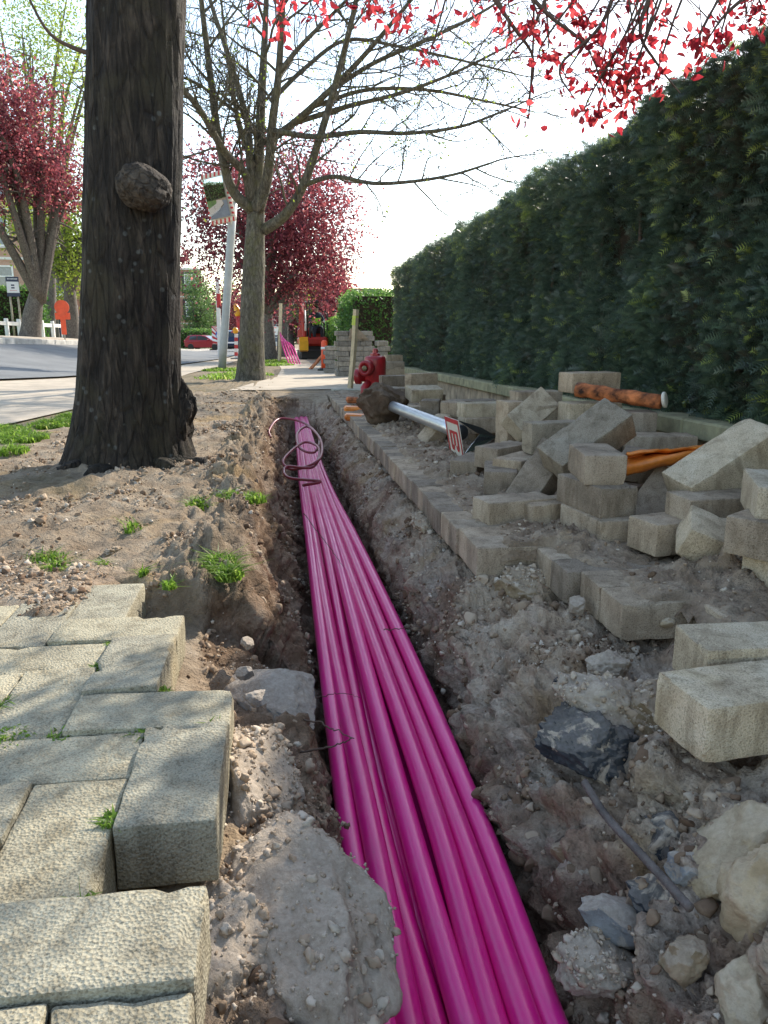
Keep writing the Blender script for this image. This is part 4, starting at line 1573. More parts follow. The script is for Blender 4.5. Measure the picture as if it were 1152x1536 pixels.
block(982, 757, 2.22, 30, ry=-38, rx=30, label='dark block slanting in the shadow under the orange plastic sheet')
block(1086, 700, 1.98, 6, ry=-30, rx=10, mat_='paver_pale', label='large pale block leaning up over the orange plastic sheet', dims=(0.30, 0.13, 0.11))
block(1076, 764, 1.86, 4, label='square block under the large leaning pale block')
block(1018, 798, 1.86, 12, mat_='paver_grey', label='block with earth heaped on its top between stack and mound')
block(1095, 822, 1.68, -20, ry=20, rx=20, mat_='paver_pale', label='pale block half buried in the earth mound')
block(1165, 745, 1.58, 65, mat_='paver_pale', label='block with a bright flat top on the leaning column')
block(1160, 795, 1.55, 35, label='smooth grey block under the bright topped one')
block(1165, 862, 1.50, 20, ry=90, mat_='paver_pale', label='yellowish block standing on end beside the earth mound')
block(1130, 985, 1.16, -2, label='flat block lying behind the nearest one on the right bank', mat_='paver_pale')
block(1128, 1060, 1.02, 6, mat_='paver_pale', label='nearest big pale block overhanging the right trench bank', dims=(0.26, 0.13, 0.09))
# back part of the heap by the hydrant
block(632, 572, 5.6, 25, rx=90, label='pair of blocks on edge next to the concrete foot, the rear one')
block(636, 590, 5.3, 15, rx=12, mat_='paver_pale', label='pale block leaning beside the concrete foot of the sign')
block(592, 571, 6.3, 5, label='block behind the hydrant lying across')
block(596, 590, 6.0, 15, label='block between hydrant and leaning pale block')
block(640, 618, 5.0, 0, label='block behind the concrete foot, lying flat')
block(646, 628, 4.75, 70, ry=85, label='narrow upright block behind the sign pole')
block(708, 606, 4.55, 4, label='flat slab like block with earth on it near the coping', dims=(0.30, 0.14, 0.05))
block(720, 615, 4.25, 6, mat_='paver_pale', label='block with one pale end above the lying sign')
block(722, 637, 4.2, 10, label='block in the row just behind the sign plates')
block(652, 650, 4.35, 30, ry=-40, label='block tipped below the sign pole')
block(684, 612, 4.5, 60, label='pale ended block beside the slab like block')
block(590, 537, 10.6, 6, label='block left on the coping at the far end of the wall')
block(590, 548, 8.9, 5, label='upper of two small blocks behind the hydrant')
block(590, 556, 8.9, 5, label='lower of two small blocks behind the hydrant')
block(884, 573, 3.25, 10, label='block standing on the wall coping beside the orange pipe piece')
# the rest of the heap, no one of them different from the next
for (x, y, z, rz, rx, ry) in [(1.18, 2.45, .04, 20, 0, 0), (1.42, 2.6, .05, -30, 10, 0), (1.45, 2.3, .05, 70, 0, 10), (1.22, 2.8, .05, 50, 0, 0), (1.5, 3.0, .1, 10, 20, 0), (1.3, 3.2, .05, 80, 0, 0),
                              (1.12, 3.0, .045, 5, 0, 0), (1.45, 3.5, .06, 15, 0, 0), (1.2, 3.6, .05, 40, 0, 0), (1.45, 4.1, .05, 90, 0, 0), (1.2, 4.3, .05, 10, 0, 0), (1.45, 4.8, .05, 10, 0, 0),
                              (1.2, 5.1, .05, 80, 0, 0), (1.0, 5.6, .05, 15, 0, 0), (1.42, 5.6, .05, 40, 0, 0), (1.05, 4.55, .05, 5, 0, 0), (1.3, 2.1, .05, 5, 0, 0), (1.45, 1.9, .05, 60, 0, 0),
                              (1.12, 1.85, .05, 90, 0, 0), (1.3, 1.7, .05, 20, 0, 0), (1.25, 2.55, .13, 60, 8, 0), (1.32, 3.0, .14, 30, 0, 8), (1.3, 3.4, .14, 5, 0, 0), (1.25, 6.2, .05, 5, 0, 0), (1.4, 7.0, .05, 50, 0, 0)]:
    block(0, 0, 0, rz, rx, ry, label='grey concrete block lying loose between others in the heap', xyz=(x, y, float(zg(x, y)) + z))

# orange plastic sheet folded under the blocks
def folded_sheet():
    rows = []
    for (pts) in [[(940, 712, 2.25), (985, 700, 2.22), (1035, 690, 2.2), (1070, 680, 2.25)], [(938, 700, 2.25), (985, 690, 2.2), (1040, 680, 2.2), (1080, 672, 2.3)],
                  [(939, 688, 2.3), (990, 679, 2.28), (1045, 673, 2.3), (1085, 667, 2.38)], [(940, 681, 2.25), (990, 676, 2.22), (1045, 671, 2.25), (1088, 665, 2.35)], [(938, 684, 2.4), (990, 677, 2.45), (1045, 671, 2.5), (1088, 664, 2.6)]]:
        rows.append(spline([P(*q) for q in pts], 24))
    rows = np.array(rows)
    cols = np.array([spline(rows[:, i], 16) for i in range(24)])
    V = cols.reshape(-1, 3)
    V = V + fbm(V * 14, 2)[:, None] * 0.006
    F = []
    for i in range(23):
        for j in range(15):
            a = i * 16 + j
            F.append((a, a + 1, a + 17, a + 16))
    me = make_mesh('plastic_sheet', V, F, smooth=True)
    o = obj('plastic_sheet', me, M['orange_plastic'])
    s = o.modifiers.new('thick', 'SOLIDIFY')
    s.thickness = 0.004
    tag(o, 'folded orange plastic sheet, muddy, pinned under the leaning pale block', 'sheet')


folded_sheet()
# broken orange pipe shell on the coping
a, b = P(865, 584, 3.12), P(992, 603, 2.88)
v, f = tube_geo(np.linspace(a, b, 14), [0.029 + 0.001 * math.sin(q * 2.3) for q in range(14)], 16)
v += fbm(v * 60, 4)[:, None] * 0.005
tag(obj('pipe_piece', make_mesh('pipe_piece', v, f, smooth=True), M['orange_soiled']), 'broken piece of orange clay pipe caked with earth on the wall coping', 'pipe')
o = MB().lathe([(0.026, 0), (0.031, 0.003), (0.031, 0.012), (0.026, 0.014)], 16).build('pipe_collar', M['cream_paint'], None, P(994, 600, 2.86), (0, math.radians(80), math.radians(-40)), True)
tag(o, 'cream pipe collar at the end of the broken orange pipe on the coping', 'pipe collar')
for (px, py, Y, L, lab) in [(532, 614, 6.5, .18, 'orange clay pipe shard lying in front of the concrete foot'), (536, 626, 6.0, .2, 'larger orange clay shard touching the concrete foot'), (529, 600, 7.0, .12, 'dull red shard nearest the hydrant')]:
    o = MB().bbox((0, 0, 0), (L, 0.09, 0.05), 0.015).build('pipe_shard', M['orange_plastic' if 'orange' in lab else 'orange_soiled'], None, P(px, py, Y), (0.1, 0.06, random.uniform(-.2, .2)))
    tag(o, lab, 'pipe shard')

# ------------------------------------------------------------------ lying sign with its concrete foot
foot_c = P(575, 607, 5.35)
pole_a, pole_b = P(590, 610, 5.22), P(676, 643, 3.95)
sg = empty('fallen_sign', foot_c)
tag(sg, 'uprooted sign post lying down with red and white B plate and lump of concrete', 'sign')
fc = np.array(foot_c)
me = rock_mesh('concrete_foot', (0.40, 0.28, 0.36), 77, 4, 10, 0.16, (0.75, 0.95))
obj('concrete_foot', me, M['clump'], sg, (0, 0, 0.0), (0.2, 0.3, 0.4))
u = (pole_b - pole_a) / np.linalg.norm(pole_b - pole_a)
v, f = tube_geo(np.linspace(pole_a - u * 0.1, pole_b + u * 0.16, 8) - fc, 0.036, 20)
obj('pole', make_mesh('pole', v, f, smooth=True), M['galvanised'], sg)
MB().lathe([(0.037, -.01), (0.040, 0.0), (0.040, 0.02), (0.03, 0.03)], 16).build('pole_cap', M['black_metal'], sg, pole_b + u * 0.15 - fc, Vector(u).to_track_quat('Z', 'Y').to_euler(), True)


def slab(corners, thick, n=None):
    """closed plate from 4 corners with real thickness"""
    c = [np.array(q) for q in corners]
    nn = np.cross(c[1] - c[0], c[3] - c[0])
    nn /= np.linalg.norm(nn)
    v = c + [q - nn * thick for q in c]
    return v, [(0, 1, 2, 3), (7, 6, 5, 4), (0, 4, 5, 1), (1, 5, 6, 2), (2, 6, 7, 3), (3, 7, 4, 0)], nn


pc = [P(667, 624, 3.80), P(687, 631, 3.60), P(693, 687, 3.58), P(677, 684, 3.78)]     # TL TR BR BL
pc[2] = pc[1] + pc[3] - pc[0]
pv, pf, pn = slab(pc, 0.003)
if np.dot(pn, O - pc[0]) < 0:
    pc2 = [pc[0], pc[3], pc[2], pc[1]]
    pv, pf, pn = slab(pc2, 0.003)
pl = obj('sign_plate', make_mesh('sign_plate', np.array(pv) - fc, pf), M['cream_paint'], sg)


def on_plate(a, b, lift=0.0015):
    """a: 0..1 along TL->TR, b: 0..1 along TL->BL"""
    q = (pc[0] * (1 - a) + pc[1] * a) * (1 - b) + (pc[3] * (1 - a) + pc[2] * a) * b
    return q + pn * lift - fc


def plate_mark(name, polys, m, lift=0.0025):
    v, f = [], []
    for poly in polys:
        b0 = len(v)
        v += [on_plate(a, b, lift) for a, b in poly]
        f.append(tuple(range(b0, b0 + len(poly))))
    o = obj(name, make_mesh(name, v, f), m, pl)
    return o


for rect in ([(0, 0), (1, 0), (1, .11), (0, .11)], [(0, .93), (1, .93), (1, 1), (0, 1)], [(0, .11), (.07, .11), (.07, .93), (0, .93)], [(.93, .11), (1, .11), (1, .93), (.93, .93)]):
    plate_mark('border_band', [rect], M['red_paint'])
# the letter B, lying on its side with the pole: spine uppermost, bows downwards
strokes = [[(.22, .30), (.80, .30), (.80, .37), (.22, .37)],
           [(.22, .37), (.33, .37), (.33, .66), (.22, .66)], [(.45, .37), (.57, .37), (.57, .66), (.45, .66)], [(.69, .37), (.80, .37), (.80, .66), (.69, .66)]]
for (c0, r0) in ((.335, .115), (.685, .115)):
    oq, iq = [], []
    for t in np.linspace(0, math.pi, 9):
        oq.append((c0 - r0 * math.cos(t) * 1.0, .655 + .14 * math.sin(t)))
        iq.append((c0 - (r0 - .10) * math.cos(t), .655 + .085 * math.sin(t)))
    for k in range(8):
        strokes.append([oq[k], oq[k + 1], iq[k + 1], iq[k]])
letter = plate_mark('letter_b', strokes, M['red_paint'])
# bent second plate seen from its bare metal side, with bracket
qv, qf, qn = slab([P(693, 686, 3.72), P(706, 684, 3.80), P(744, 656, 4.05), P(722, 648, 4.0)], 0.003)
obj('bent_plate', make_mesh('bent_plate', np.array(qv) - fc, qf), M['steel_shine'], sg)
qv, qf, qn = slab([P(687, 631, 3.74), P(722, 642, 3.95), P(744, 655, 4.05), P(716, 650, 3.85)], 0.003)
obj('bracket', make_mesh('bracket', np.array(qv) - fc, qf), M['black_metal'], sg)

# ------------------------------------------------------------------ fire hydrant
hp = P(563, 600, 7.3)
hz = float(zg(hp[0], hp[1]))
hy = empty('fire_hydrant', (hp[0], hp[1], hz), math.radians(-10))
tag(hy, 'squat red fire hydrant with round side outlets behind the concrete foot', 'hydrant')
MB().lathe([(0.105, 0), (0.11, 0.02), (0.085, 0.05), (0.082, 0.20), (0.10, 0.23), (0.10, 0.40), (0.098, 0.42), (0.09, 0.435), (0.05, 0.445)], 28).build('barrel', M['hydrant_red'], hy, smooth=True)
MB().lathe([(0.045, 0.44), (0.045, 0.462), (0.026, 0.47), (0.024, 0.505), (0.012, 0.512)], 6).build('stem_nut', M['hydrant_red'], hy)
for (ang, z, rr) in ((-118, 0.335, 0.072), (172, 0.25, 0.072)):
    a = math.radians(ang)
    d = Vector((math.cos(a), math.sin(a), 0))
    q = d.to_track_quat('Z', 'Y').to_euler()
    cap = MB().lathe([(0.05, 0), (0.05, 0.06), (rr, 0.065), (rr, 0.115), (rr - .012, 0.125), (rr - .03, 0.125), (rr - 0.032, 0.11)], 24).build('outlet', M['hydrant_red'], hy, d * 0.07 + Vector((0, 0, z)), q, True)
    MB().lathe([(0.026, 0.108), (0.026, 0.128), (0.012, 0.134)], 8).build('outlet_lug', M['brass'], cap)
a = math.radians(-140)
v, f = tube_geo([(math.cos(a) * .075, math.sin(a) * .075, 0.20), (math.cos(a) * .13, math.sin(a) * .13, 0.15), (math.cos(a) * .135, math.sin(a) * .135, 0.02)], 0.035, 14)
obj('side_leg', make_mesh('side_leg', v, f, smooth=True), M['hydrant_red'], hy)

# ------------------------------------------------------------------ trees
def unit(v):
    v = np.asarray(v, float)
    return v / (np.linalg.norm(v) + 1e-12)


class Twigs:
    """collects thin tubes of one mesh"""

    def __init__(s):
        s.v, s.f, s.b = [], [], 0

    def add(s, pts, r, n=5):
        v, f = tube_geo(pts, r, n, False)
        s.v.append(v)
        s.f.append(np.array(f) + s.b)
        s.b += len(v)

    def build(s, name, m, parent, org):
        V = np.concatenate(s.v) - np.asarray(org)
        F = np.concatenate(s.f)
        return obj(name, make_mesh(name, V, F, smooth=True), m, parent)


def grow(T, start, d, length, r, level, maxl, tips, rnd=random, gravity=0.0, spread=0.7, kids=(3, 5), seg=6, wob=0.16, upw=0.12, ratio=0.62, nside=5, rend=0.35, first=0.25, rmin=0.0022):
    """one branch and its children; returns nothing, collects tip points"""
    p = np.array(start, float)
    d = unit(d)
    pts, rs = [p.copy()], [r]
    for k in range(seg):
        d = unit(d + np.array([rnd.gauss(0, wob), rnd.gauss(0, wob), rnd.gauss(0, wob) + upw - gravity * (k / seg)]))
        p = p + d * length / seg
        pts.append(p.copy())
        rs.append(r * (1 - (1 - rend) * (k + 1) / seg))
    T.add(pts, rs, nside if level < 2 else (4 if level == 2 else 3))
    pts = np.array(pts)
    if level >= maxl:
        tips.append((pts, d))
        return
    n = rnd.randint(*kids)
    for k in range(n):
        t = first + (1 - first) * (k + rnd.random() * .8) / n
        i = min(int(t * seg), seg - 1)
        q = pts[i] + (pts[i + 1] - pts[i]) * (t * seg - i)
        dd = unit(pts[i + 1] - pts[i])
        side = unit(np.cross(dd, np.array([rnd.gauss(0, 1), rnd.gauss(0, 1), rnd.gauss(0, 1)])))
        grow(T, q, unit(dd * (1 - spread * .5) + side * spread), length * ratio * (1.15 - 0.5 * t) * rnd.uniform(.75, 1.2), max(r * 0.55 * (1.1 - .4 * t), rmin), level + 1, maxl, tips, rnd, gravity, spread, kids, seg if level < 1 else max(4, seg - 1), wob, upw, ratio, nside, rend, first, rmin)
    tips.append((pts[-2:], d))


def solid_trunk(pts, r, n, seed, ribs=0.0, flare=0.0, flare_h=0.3, lump=0.03, rows=70):
    """displaced trunk surface with buttress ribs"""
    c = spline(pts, rows)
    rad = np.interp(np.linspace(0, 1, rows), np.linspace(0, 1, len(r)), r)
    ang = np.arange(n) * 2 * math.pi / n
    v = []
    for i in range(rows):
        h = c[i, 2] - c[0, 2]
        q = rad[i] * (1 + flare * math.exp(-h / flare_h))
        dirs = np.c_[np.cos(ang), np.sin(ang), np.zeros(n)]
        tw = ang + h * 0.25
        rib = ribs * (0.5 * np.cos(tw * 3 + 1.0) + 0.5 * np.cos(tw * 5 + 2.2 + seed)) * (0.45 + 1.4 * math.exp(-h / 0.35))
        sample = np.c_[np.cos(ang) * 1.4, np.sin(ang) * 1.4, np.full(n, h * 0.8)] + seed
        w = rib + lump * fbm(sample * 2.0, 3) + 0.016 * (1 - 2 * np.abs(fbm(np.c_[np.cos(ang) * 9, np.sin(ang) * 9, np.full(n, h * 1.6)] + seed, 3)))
        v.append(c[i] + dirs * (q * (1 + w))[:, None])
    V = np.concatenate(v)
    j = np.arange(n)
    F = np.concatenate([np.c_[i * n + j, i * n + (j + 1) % n, (i + 1) * n + (j + 1) % n, (i + 1) * n + j] for i in range(rows - 1)])
    return V, F


# --- the big dark trunk beside the trench
t0 = P(192, 697, 3.62)
t0[2] = float(zg(t0[0], t0[1])) - 0.06
t1, t2 = P(200, 350, 3.62), P(208, 0, 3.62)
t3 = t2 + np.array([0.06, 0.05, 0.75])
plum = empty('plum_tree', t0)
tag(plum, 'thick dark trunk of a plum tree with a burl, red leaves overhead', 'tree')
V, F = solid_trunk([t0, t0 * .55 + t1 * .45, t1, t2, t3], [0.225, 0.205, 0.198, 0.19, 0.19], 160, 4, 0.085, 0.42, 0.20, 0.05, 190)
obj('trunk', make_mesh('trunk', V - t0, F, smooth=True), M['bark_dark'], plum)
# burl
b0 = P(216, 282, 3.40)
me = rock_mesh('burl', (0.225, 0.22, 0.185), 91, 4, 0, 0.10, gross=0.10)
o = obj('burl', me, M['burl'], plum, b0 - t0, (0.1, 0.35, 0.2))
# bark lobe low on the right side
me = rock_mesh('root_lobe', (0.17, 0.2, 0.40), 93, 4, 0, 0.14)
obj('root_lobe', me, M['bark_dark'], plum, P(266, 630, 3.60) - t0, (0, 0.12, 0.3))
for (px, py, sx, rz) in [(125, 690, .16, .4), (160, 702, .2, 1.0), (240, 700, .22, 1.9), (275, 690, .12, 2.6)]:
    me = rock_mesh('root', (0.16, 0.34, 0.13), int(px), 3, 0, 0.12)
    q = P(px, py, 3.45)
    q[2] = float(zg(q[0], q[1])) + 0.01
    obj('root', me, M['bark_dark'], plum, q - t0, (0, 0, rz - 1.2))

rnd1 = random.Random(5)
T = Twigs()
tips = []
top = t3
limbs = [((1.2, 0.1, .55), 3.0), ((.9, 0.9, .6), 3.6), ((-.6, .8, .8), 2.4), ((.3, 1.2, .9), 3.4), ((-.9, -.3, .8), 2.2), ((1.3, .55, .35), 3.8), ((.5, -.8, .8), 2.4)]
for i, (d, L) in enumerate(limbs):
    pts = [top - [0, 0, .1]]
    dd = unit(d)
    for k in range(6):
        dd = unit(dd + np.array([rnd1.gauss(0, .1), rnd1.gauss(0, .1), 0.03]))
        pts.append(pts[-1] + dd * L / 6)
    v, f = tube_geo(spline(pts, 14), np.linspace(0.085, 0.02, 14), 10, True)
    obj('limb', make_mesh('limb', v - t0, f, smooth=True), M['bark_dark'], plum)
    P_ = np.array(pts)
    for k in range(2, 7):
        for q in range(2):
            side = unit([rnd1.gauss(0, 1), rnd1.gauss(0, 1), rnd1.gauss(0, .5)])
            grow(T, P_[k], unit(unit(P_[k] - P_[k - 1]) * .5 + side), rnd1.uniform(.5, .9), .011, 2, 3, tips, rnd1, 0.05, .8, (3, 4), 5, .2, 0.02)
# sprays that hang into the top of the picture, right of the trunk and over the hedge
hang = []
for (px, py, Y, n) in [(480, 12, 3.3, 10), (560, 8, 3.2, 14), (600, 22, 3.1, 10), (640, 85, 3.1, 6), (415, 40, 3.4, 8), (425, 6, 3.5, 8), (385, 10, 3.5, 6), (650, 22, 3.0, 6),
                       (790, 178, 2.9, 6), (765, 15, 2.9, 10), (800, 42, 2.8, 14), (812, 78, 2.8, 10), (835, 90, 2.8, 8), (870, 12, 2.8, 16), (880, 50, 2.8, 18), (895, 85, 2.8, 18), (905, 120, 2.75, 16),
                       (885, 165, 2.75, 12), (905, 178, 2.75, 10), (925, 75, 2.7, 18), (940, 110, 2.7, 16), (945, 140, 2.7, 14), (960, 90, 2.7, 10), (985, 120, 2.65, 10), (1000, 30, 2.7, 8),
                       (1050, 60, 2.6, 14), (1045, 78, 2.6, 12), (1080, 60, 2.6, 6), (1110, 30, 2.6, 8), (1140, 25, 2.6, 10), (1085, 8, 2.7, 8), (950, 10, 2.8, 10), (830, 8, 2.9, 10), (720, 5, 3.0, 6), (975, 55, 2.75, 8),
                       (1148, 5, 2.6, 12), (855, 118, 2.8, 8), (760, 55, 2.9, 4)]:
    hang.append((P(px, py, Y), n))
root_pts = [P(760, -160, 3.0), P(900, -190, 2.9), P(1010, -150, 2.8), P(560, -140, 3.3), P(420, -120, 3.5), P(1120, -140, 2.7)]
for rp_ in root_pts:
    T.add(spline([top + [0.1, -.1, .3], (top + rp_) / 2 + [0, 0, .35], rp_ + [0, 0, .1], rp_], 14), np.linspace(.03, .010, 14), 6)
for (q, n) in hang:
    rp_ = min(root_pts, key=lambda a: np.linalg.norm(a - q))
    mid = rp_ * .5 + q * .5 + np.array([rnd1.gauss(0, .05), rnd1.gauss(0, .05), .07])
    s = spline([rp_, mid, q + [rnd1.gauss(0, .02), 0, .04], q], 14)
    T.add(s, np.linspace(.0065, .0016, 14), 4)
    for k in range(3):
        i = rnd1.randint(5, 12)
        e = s[i] + np.array([rnd1.gauss(0, .09), rnd1.gauss(0, .09), rnd1.gauss(-.02, .08)])
        T.add(spline([s[i], (s[i] + e) / 2 + [0, 0, .01], e], 5), [.0028, .0024, .002, .0016, .001], 3)
# dark arching branches through the spray
for pts in ([(1000, -60, 2.75), (960, 40, 2.72), (985, 95, 2.7), (1020, 140, 2.68)], [(760, -50, 2.9), (820, 20, 2.8), (880, 70, 2.78), (910, 150, 2.74)], [(1152, -30, 2.6), (1090, 20, 2.6), (1055, 70, 2.6)],
            [(700, -60, 3.0), (770, 40, 2.9), (800, 90, 2.9), (790, 165, 2.9)], [(840, -60, 2.85), (800, 40, 2.84), (758, 90, 2.84)], [(930, -40, 2.8), (900, 40, 2.78), (840, 100, 2.76), (862, 150, 2.76)]):
    s = spline([P(*q) for q in pts], 16)
    T.add(s, np.linspace(.009, .002, 16), 5)
T.add(spline([P(30, -30, 3.6), P(70, 45, 3.6), P(110, 72, 3.6), P(150, 84, 3.6)], 14), np.linspace(.004, .012, 14), 5)
T.build('twigs', M['twig_wood'], plum, t0)['kind'] = 'stuff'
# leaves
lp, ls, lr = [], [], []
for (q, n) in hang:
    for k in range(int(n * 2.3)):
        lp.append(q + np.array([rnd1.gauss(0, .03), rnd1.gauss(0, .04), rnd1.gauss(0, .028)]))
        ls.append(rnd1.uniform(.024, .046))
        lr.append(rnd1.random())
for (pts, d) in tips:
    for k in range(6):
        q = pts[rnd1.randrange(len(pts))]
        lp.append(q + np.array([rnd1.gauss(0, .05), rnd1.gauss(0, .05), rnd1.gauss(0, .05)]))
        ls.append(rnd1.uniform(.035, .06))
        lr.append(rnd1.random())
V, F, R = oval_leaves(np.array(lp), np.array(ls), np.array(lr), 0.52)
o = obj('leaves', make_mesh('leaves', V - t0, F, {'rnd': R}), M['red_leaf'], plum)
o['kind'] = 'stuff'

# --- bare tree with opening buds
def bare_tree():
    b = np.array([-0.47, 12.55, 0])
    b[2] = float(zg(b[0], b[1])) - 0.08
    Yt = 12.55
    root = empty('budding_tree', b)
    tag(root, 'bare street tree with wide fine branches and a few opening buds', 'tree')
    f0 = P(384, 318, Yt)
    V, F = solid_trunk([b, P(378, 480, Yt), P(381, 400, Yt), f0], [0.20, 0.185, 0.17, 0.13], 48, 9, 0.03, 0.35, 0.25, 0.05, 60)
    obj('trunk', make_mesh('trunk', V - b, F, smooth=True), M['bark_grey'], root)
    rr = random.Random(21)
    T, tips = Twigs(), []
    # main limbs, measured: pixels and street distance
    L = [
        ([(378, 315, 12.5), (352, 290, 12.4), (338, 255, 12.3), (325, 190, 12.2), (315, 110, 12.1), (302, 0, 12.0), (296, -80, 12.0)], .085),
        ([(376, 300, 12.5), (368, 262, 12.4), (335, 225, 12.0), (300, 165, 11.6), (262, 120, 11.3), (215, 60, 11.0)], .075),
        ([(384, 318, 12.5), (388, 240, 12.6), (392, 150, 12.7), (397, 60, 12.8), (402, -60, 12.9)], .105),
        ([(378, 300, 12.5), (374, 230, 12.5), (370, 180, 12.6), (345, 90, 12.8), (318, 10, 13.0), (300, -60, 13.1)], .07),
        ([(388, 315, 12.45), (402, 262, 12.2), (408, 190, 12.0), (418, 110, 11.8), (424, 0, 11.6), (428, -80, 11.5)], .085),
        ([(396, 345, 12.5), (428, 322, 12.2), (455, 278, 12.0), (480, 205, 11.8), (505, 120, 11.6), (530, 20, 11.4), (545, -60, 11.3)], .085),
        ([(398, 215, 12.6), (440, 185, 12.3), (490, 140, 12.0), (540, 90, 11.7), (600, 20, 11.4), (650, -40, 11.2)], .06),
        ([(455, 278, 12.0), (500, 265, 11.6), (560, 275, 11.2), (620, 272, 10.8), (680, 262, 10.5), (735, 245, 10.2)], .035),
        ([(405, 195, 12.0), (470, 205, 11.7), (540, 198, 11.3), (610, 200, 11.0), (690, 190, 10.7), (760, 165, 10.4)], .042),
        ([(440, 185, 12.3), (520, 160, 12.2), (600, 140, 12.0), (680, 110, 11.8), (760, 70, 11.6)], .04),
        ([(470, 160, 12.1), (550, 135, 12.4), (640, 135, 12.7), (720, 150, 13.0), (790, 165, 13.2)], .033),
        ([(490, 140, 12.0), (560, 95, 12.0), (640, 60, 12.0), (720, 20, 12.0), (780, -20, 12.0)], .036),
        ([(380, 250, 12.5), (360, 190, 12.9), (348, 130, 13.2), (338, 60, 13.5), (330, -20, 13.7)], .05),
        ([(370, 180, 12.6), (330, 150, 12.3), (295, 125, 12.0), (262, 112, 11.8)], .03),
        ([(325, 190, 12.2), (300, 170, 12.0), (275, 130, 11.8), (255, 90, 11.7)], .03),
        ([(418, 110, 11.8), (450, 70, 11.7), (500, 20, 11.6), (560, -40, 11.5)], .04),
        ([(408, 150, 12.0), (460, 100, 12.3), (520, 60, 12.6), (600, 70, 12.9), (690, 90, 13.2), (770, 110, 13.4)], .035),
    ]
    for pts, r in L:
        s = spline([P(*q) for q in pts], 26)
        v, f = tube_geo(s, np.linspace(r, max(.014, r * .3), 26), 10, True)
        obj('limb', make_mesh('limb', v - b, f, smooth=True), M['bark_grey'], root)
        big = r > .05
        n = 9 if big else 11
        for k in range(n):
            i = int(4 + (20) * (k + rr.random()) / n)
            dd = unit(s[i + 1] - s[i])
            side = unit(np.cross(dd, [rr.gauss(0, 1), rr.gauss(0, 1), rr.gauss(0, 1)]))
            grow(T, s[i], unit(dd * .75 + side * .8), rr.uniform(.7, 1.5) * (1 if big else .75), max(.012, r * .24), 1, 3, tips, rr, 0.02, .75, (3, 5), 6, .15, .03, .66, 5, rmin=.0055)
        grow(T, s[-1], unit(s[-1] - s[-3]), .9, max(.012, r * .3), 1, 3, tips, rr, 0.02, .75, (3, 5), 6, .15, .03, .66, 5, rmin=.0055)
    T.build('twigs', M['bark_grey'], root, b)['kind'] = 'stuff'
    lp = []
    for pts, d in tips:
        if rr.random() < .28:
            for k in range(2):
                lp.append(pts[-1] + np.array([rr.gauss(0, .02), rr.gauss(0, .02), rr.gauss(0, .02)]))
    lp = np.array(lp)
    V, F, R = leaf_cloud(lp, 0.045 * rng.uniform(.6, 1.3, len(lp)), rng.random(len(lp)), .6)
    obj('buds', make_mesh('buds', V - b, F, {'rnd': R}), M['spring_leaf'], root)['kind'] = 'stuff'


bare_tree()


def leafy_tree(name, label, base, fork, crowns, r, mat_, bark, n, size, seed, clump=0.35, limbs=6, holes=0.2, group=None):
    """base, fork: 3D points; crowns: list of (centre, (rx,ry,rz)); n leaves in clumps through the volume"""
    base = np.array(base, float)
    base[2] = float(zg(base[0], base[1])) - 0.05
    fork = np.array(fork, float)
    root = empty(name, base)
    tag(root, label, 'tree', group)
    rr = random.Random(seed)
    rg = np.random.default_rng(seed)
    mid = (base + fork) / 2 + np.array([rr.gauss(0, .05), 0, 0])
    V, F = solid_trunk([base, mid, fork], [r * .9, r * .8, r * .56], 20, seed, 0.03, 0.25, 0.3, 0.04, 24)
    obj('trunk', make_mesh('trunk', V - base, F, smooth=True), M[bark], root)
    T = Twigs()
    pos = []
    tot = sum(c[1][0] * c[1][1] * c[1][2] for c in crowns)
    for (c, e) in crowns:
        c, e = np.array(c, float), np.array(e, float)
        k = max(2, int(round(limbs * e.prod() / tot)))
        ends = []
        for q in range(k):
            d = unit([rr.gauss(0, 1), rr.gauss(0, 1), rr.gauss(.25, .8)])
            ends.append(c + d * e * rr.uniform(.5, .85))
        for en in ends:
            m_ = fork * .45 + en * .55 + np.array([rr.gauss(0, .1), rr.gauss(0, .1), .12]) * np.linalg.norm(en - fork) * .25
            s = spline([fork - [0, 0, r * 1.6], m_, en], 14)
            v, f = tube_geo(s, np.linspace(r * .46, r * .07, 14) ** 1.0, 8, True)
            obj('limb', make_mesh('limb', v - base, f, smooth=True), M[bark], root)
            for w in range(7):
                i = rr.randint(4, 12)
                dd = unit([rr.gauss(0, 1), rr.gauss(0, 1), rr.gauss(.1, .8)])
                T.add(spline([s[i], s[i] + dd * e.mean() * .25 + [0, 0, .05], s[i] + dd * e.mean() * .5], 6), np.linspace(r * .12, r * .03, 6), 4)
        m = int(n * e.prod() / tot)
        nc = max(12, int(m / 60))
        d = rg.normal(size=(nc, 3))
        d /= np.linalg.norm(d, axis=1)[:, None]
        rad = rg.random(nc) ** (1 / 2.3)
        cc = c + d * rad[:, None] * e * (1 + 0.22 * fbm(d * 2.2 + seed, 3))[:, None]
        w = rg.random(nc) + .3
        pick = rg.choice(nc, m, p=w / w.sum())
        pos.append(cc[pick] + rg.normal(size=(m, 3)) * clump * e.mean() * .42 * (0.5 + w[pick])[:, None])
    pos = np.concatenate(pos)
    keep = fbm(pos * (1.6 / max(.6, size * 12)) + seed, 2) > -0.75 + holes
    pos = pos[keep]
    # outer leaves catch the lighter tint
    R0 = np.clip(rg.normal(.5, .24, len(pos)), 0, 1)
    T.build('twigs', M[bark], root, base)['kind'] = 'stuff'
    V, F, R = leaf_cloud(pos, size * rg.uniform(.6, 1.35, len(pos)), R0, .62)
    o = obj('crown', make_mesh('crown', V - base, F, {'rnd': R}), M[mat_], root)
    o['kind'] = 'stuff'
    return root


